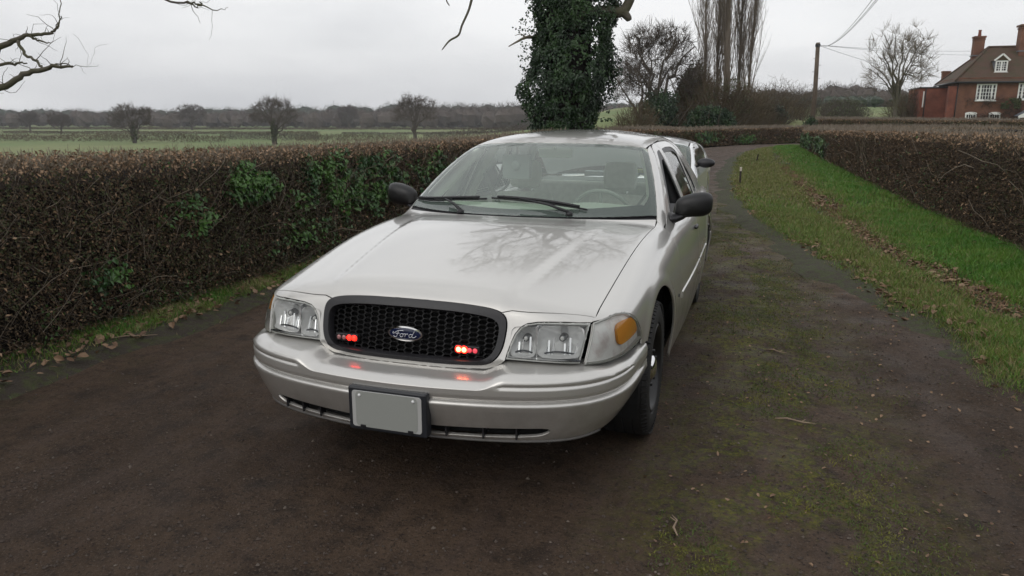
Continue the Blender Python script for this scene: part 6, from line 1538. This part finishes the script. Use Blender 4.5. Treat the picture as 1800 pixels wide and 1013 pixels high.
# ---------------------------------------------------------------- grass, moss, stones, litter
def blades(name, P, hgt, wd, mt, rng, lean=.5, **k):
    n = len(P); d = rng.normal(size=(n, 2))*lean; a = rng.random(n)*PI; S = np.c_[np.cos(a), np.sin(a), np.zeros(n)]*wd[:, None]
    T = np.c_[d, np.ones(n)]; T /= np.linalg.norm(T, axis=1, keepdims=True); M1 = P+T*hgt[:, None]*.55; T2 = np.c_[d*2.2, np.ones(n)]; T2 /= np.linalg.norm(T2, axis=1, keepdims=True); Tp = M1+T2*hgt[:, None]*.5
    V = np.stack([P-S, P+S, M1+S*.75, M1-S*.75, Tp], 1).reshape(-1, 3); b = np.arange(n)[:, None]*5
    return mesh_np(name, V, [b+[0, 1, 2, 3], b+[3, 2, 4]], mt, smooth=False, kind='stuff', **k)
M_g1 = mat('bright_grass', (.060, .185, .014), .55, two=((.115, .23, .024), 3, .4, .6)); M_g2 = mat('olive_grass', (.135, .165, .030), .6, noise=(5, .3)); M_g3 = mat('straw_grass', (.27, .22, .11), .8, noise=(5, .3)); M_g4 = mat('moss_tufts', (.070, .105, .018), .8, two=((.16, .16, .025), 6, .48, .62))
def verge_right(n, t0, t1, rng):
    # density follows distance
    u = rng.random(n); t = t0+(t1-t0)*u; A = Redge(t); B = Hr(t); W2 = np.hypot(*(B-A).T); w_ = rng.random(n)*1.04; q = A+(B-A)*w_[:, None]; d = w_*W2
    return t, q[:, 0], q[:, 1], d, W2
def zverge(x, y, d): return -.035+.085*sst(-.02, .30, d+jag(x, y, 3)*.30)+(fbm(x*2.2, y*2.2, 4, 8)-.5)*.05+.05*sst(1.2, 2.6, d)
PATHX = lambda y: np.interp(y, [-5, 2.4, 3.7, 5.2, 6.7, 11.3, 20.9, 31.4], [3.9, 3.42, 3.28, 3.05, 2.82, 2.5, 2.2, 2.0])
def grass():
    rng = np.random.default_rng(91)
    for nm, t0, t1, n, hs, ws_ in (('verge_grass', -1, 4, 150000, .052, .0021), ('verge_grass', 4, 10, 130000, .055, .0028), ('verge_grass', 10, 22, 70000, .06, .0045), ('verge_grass', 22, 42, 40000, .065, .009)):
        t, x, y, d, W2 = verge_right(n, t0, t1, rng); pd = np.abs(x-PATHX(y)+jag(x, y, 12)*.5); pw = np.interp(y, [0, 5, 30], [.30, .24, .14])
        edge = sst(-.10, .50, d+jag(x*1.7, y*1.7, 4)*1.0); dens = (.10+.90*edge)*(.10+.90*sst(pw*.6, pw*1.5, pd+.30*fbm(x*2.2, y*2.2, 3, 99)-.10))
        dens *= .45+.75*fbm(x*1.2, y*1.2, 3, 55)
        kp = rng.random(n) < dens; t, x, y, d, pd, edge = [v[kp] for v in (t, x, y, d, pd, edge)]; P = np.c_[x, y, zverge(x, y, d)-.005]
        lush = fbm(x*.8, y*.8, 3, 66)*.5+.5*sst(.3, 1.2, x-np.interp(y, [0, 40], [2.6, 1.2])); k2 = rng.random(len(x)); yr = sst(8, 14, y)*(1-sst(.1, .5, x-PATHX(y)+.3))
        g1 = k2 < np.clip(lush*1.15-yr*.35, 0, 1); g3 = (~g1) & (rng.random(len(x)) < .25); g2 = ~(g1 | g3)
        for msk, mt in ((g1, M_g1), (g2, M_g2), (g3, M_g3)):
            m_ = msk.sum(); blades(nm, P[msk], hs*(.5+.9*rng.random(m_))*(.6+.7*edge[msk]), ws_*(.7+.6*rng.random(m_)), mt, rng, label='grass covering the right-hand verge', cat='grass')
    n = 170000; y = -5+22*rng.random(n)**1.1; w_ = rng.random(n)*.66-.04; x = np.interp(y, LL[:, 1], LL[:, 0])-w_*1.0; e = sst(0, .35, w_+jag(x*2, y*2, 31)*.5); kp = rng.random(n) < (.1+.9*e)*(.25+.75*sst(.40, .60, fbm(x*1.5, y*1.1, 3, 71))); x, y, w_ = x[kp], y[kp], w_[kp]
    z = -.03+.075*sst(.02, .25, w_+jag(x, y, 6)*.25)+(fbm(x*3, y*3, 4, 21)-.5)*.05+.05*sst(.35, .8, w_/1.6)-.01; P = np.c_[x, y, z]; k2 = rng.random(len(x))
    k2 = k2*.5+.5*fbm(x*2, y*2, 3, 19)*1.0
    for msk, mt in ((k2 < .46, M_g1), ((k2 >= .46) & (k2 < .62), M_g2), (k2 >= .62, M_g3)):
        m_ = msk.sum(); blades('verge_grass', P[msk], .050*(.5+rng.random(m_)), .0022*(.7+.8*rng.random(m_)), mt, rng, label='thin grass at the foot of the left hedge', cat='grass')
    # moss and weeds between the wheel tracks
    n = 420000; y = -3.4+14*rng.random(n)**1.3; x = 1.55-.045*y+rng.normal(size=n)*.42; f1 = fbm(x*2.6, y*2.0, 4, 81)+.10*fbm(x*14, y*14, 2, 82); kp = (f1 > .54) & (rng.random(n) < sst(.53, .64, f1)+.05) & (x > 1.02-.03*y); x, y = x[kp], y[kp]; P = np.c_[x, y, lane_z(x, y)-.004]; m_ = len(x)
    blades('moss_patch', P, .008*(.5+rng.random(m_)**2*2.4), .0015+.0015*rng.random(m_), M_g4, rng, lean=.9, label='mossy tufts between the wheel tracks', cat='moss')
    # pebbles
    rng = np.random.default_rng(92); n = 130000; y = -3.4+14*rng.random(n)**1.5; x = -2.6+5.4*rng.random(n); rid = np.exp(-((x-(1.5-.045*y))/.55)**2)+1.3*np.exp(-((x-.30-.9*(y+2.0))/.20)**2)*(y < -1.2); kp = rng.random(n) < .18+.8*rid*fbm(x*1.5, y*1.5, 3, 12)+.35*(fbm(x*.8, y*.5, 3, 14) > .56); x, y = x[kp], y[kp]; n = len(x)
    ok = ~((np.abs(np.abs(x)-.80) < .13) & (y > -.3)); x, y = x[ok], y[ok]; n = len(x)
    r = .0020+.0085*rng.random(n)**5; oct_ = np.array([(1, 0, 0), (.3, .95, 0), (-.8, .6, 0), (-.8, -.6, 0), (.3, -.95, 0), (0, 0, .75), (0, 0, -.75)]); fo = [(i, (i+1) % 5, 5) for i in range(5)]+[((i+1) % 5, i, 6) for i in range(5)]
    a = rng.random(n)*2*PI; c, s = np.cos(a), np.sin(a); O = oct_[None]*(r[:, None, None]*(.65+.7*rng.random((n, 7, 1)))); Xr = O[..., 0]*c[:, None]-O[..., 1]*s[:, None]*.8; Yr = O[..., 0]*s[:, None]+O[..., 1]*c[:, None]*.8
    V = np.stack([x[:, None]+Xr, y[:, None]+Yr, (lane_z(x, y)+r*.25)[:, None]+O[..., 2]], -1); sel = rng.random(n) < .14
    for mk, mt in ((sel, mat('pale_pebble', (.11, .088, .070), .8, noise=(20, .5))), (~sel, mat('dark_pebble', (.062, .046, .036), .8, noise=(20, .5)))):
        W3 = V[mk].reshape(-1, 3); b = np.arange(mk.sum())[:, None, None]*7; mesh_np('loose_stones', W3, (b+np.array(fo)[None]).reshape(-1, 3), mt, smooth=False, kind='stuff', label='loose pebbles strewn on the dirt lane', cat='stones')
    # fallen leaves
    def litter(X, Y, Z, lab, sz=.062):
        n = len(X); P = np.c_[X, Y, Z+.008]; N = rng.normal(size=(n, 3))*.35+[0, 0, 1]; U = rng.normal(size=(n, 3)); V, F = leaves6(P, N, U, sz*.75*(.5+.8*rng.random(n)), sz*(.5+.8*rng.random(n)), rng.random(n)*.9); mesh_np('fallen_leaves', V, F, mat('fallen_leaf', (.27, .175, .105), .7, two=((.13, .075, .045), 9, .42, .58)), smooth=False, kind='stuff', label=lab, cat='leaves')
    n = 9000; t, x, y, d, W2 = verge_right(n, -1, 16, rng); g = .8*np.exp(-((d-.20)/.28)**2)+.85*np.exp(-((x-PATHX(y))/.26)**2)+.03; kp = rng.random(n) < g*(fbm(x*1.5, y*1.5, 3, 5) > .45); litter(x[kp], y[kp], zverge(x[kp], y[kp], d[kp])+.012, 'dead leaves along the edge of the right verge')
    n = 1500; y = -4+15*rng.random(n); x = -2.68-rng.random(n)**.8*.75; litter(x, y, np.full(n, .055), 'dead leaves lying under the left hedge')
    n = 700; y = -3+10*rng.random(n); x = .9+1.8*rng.random(n); litter(x, y, lane_z(x, y), 'scattered leaf scraps on the lane', .022)
    # soil and mulch on the worn strip
    n = 24000; y = -1+24*rng.random(n)**1.3; x = PATHX(y)+rng.normal(size=n)*np.interp(y, [0, 5, 24], [.24, .17, .09]); W_e = np.interp(y, RR[:, 1], RR[:, 0]); z = zverge(x, y, x-W_e)
    V, F = leaves(np.c_[x, y, z+.006], rng.normal(size=(n, 3))*.4+[0, 0, 1], rng.normal(size=(n, 3)), .016*(.5+rng.random(n)), .03*(.5+rng.random(n))); mesh_np('wood_mulch', V, F, mat('mulch_chip', (.15, .080, .045), .9, two=((.25, .16, .10), 7, .45, .6)), smooth=False, kind='stuff', label='brown mulch on the worn strip through the verge', cat='mulch')
grass()
M_stick = mat('stick_bark', (.27, .20, .14), .8, noise=(30, .3))
for i, (x, y, a, l_, lab) in enumerate(((WP(1290, 0, 1)[0]*0+1.13, -.93, 1.75, .15, 'pale curved stick lying right of the front wheel'), (1.62, .30, -.10, .20, 'straight twig lying among the moss tufts'), (1.10, -1.72, 2.0, .16, 'bent stick at the bottom edge on the lane'), (1.55, 1.55, -.35, .14, 'thin twig near the start of the verge edge'), (-1.35, -1.9, .05, .13, 'reddish twig at the lower left of the lane'), (-2.78, .35, .6, .30, 'bare stick lying under the left hedge'))):
    o = empty('fallen_stick', (x, y, float(lane_z(np.array(x), np.array(y)))+(.008 if x > -2.6 else .06)), a, label=lab, cat='stick', group='fallen sticks on the ground')
    q = MB(); q.tube([(-l_/2, 0, 0), (-l_/5, .012, .006), (l_/5, -.006, .004), (l_/2, .010, 0)], [.003, .005, .004, .002], 6); q.build('stick_shaft', M_stick, o, smooth=True)
    q = MB(); q.tube([(l_/6, 0, .004), (l_/4, .02, .012)], [.003, .0015], 5); q.build('side_twig', M_stick, o, smooth=True)
build_saloon()
# ---------------------------------------------------------------- damp air
def haze():
    q = MB(); q.box((0, 150, 22), (1900, 1900, 78)); m = bpy.data.materials.new('damp_air'); m.use_nodes = True; n = m.node_tree; n.nodes.clear()
    o = n.nodes.new('ShaderNodeOutputMaterial'); v = n.nodes.new('ShaderNodeVolumePrincipled'); v.inputs['Color'].default_value = (.93, .95, 1, 1); v.inputs['Density'].default_value = .00036; v.inputs['Anisotropy'].default_value = .2
    n.links.new(v.outputs[0], o.inputs['Volume']); q.build('haze', m, kind='stuff')
haze()
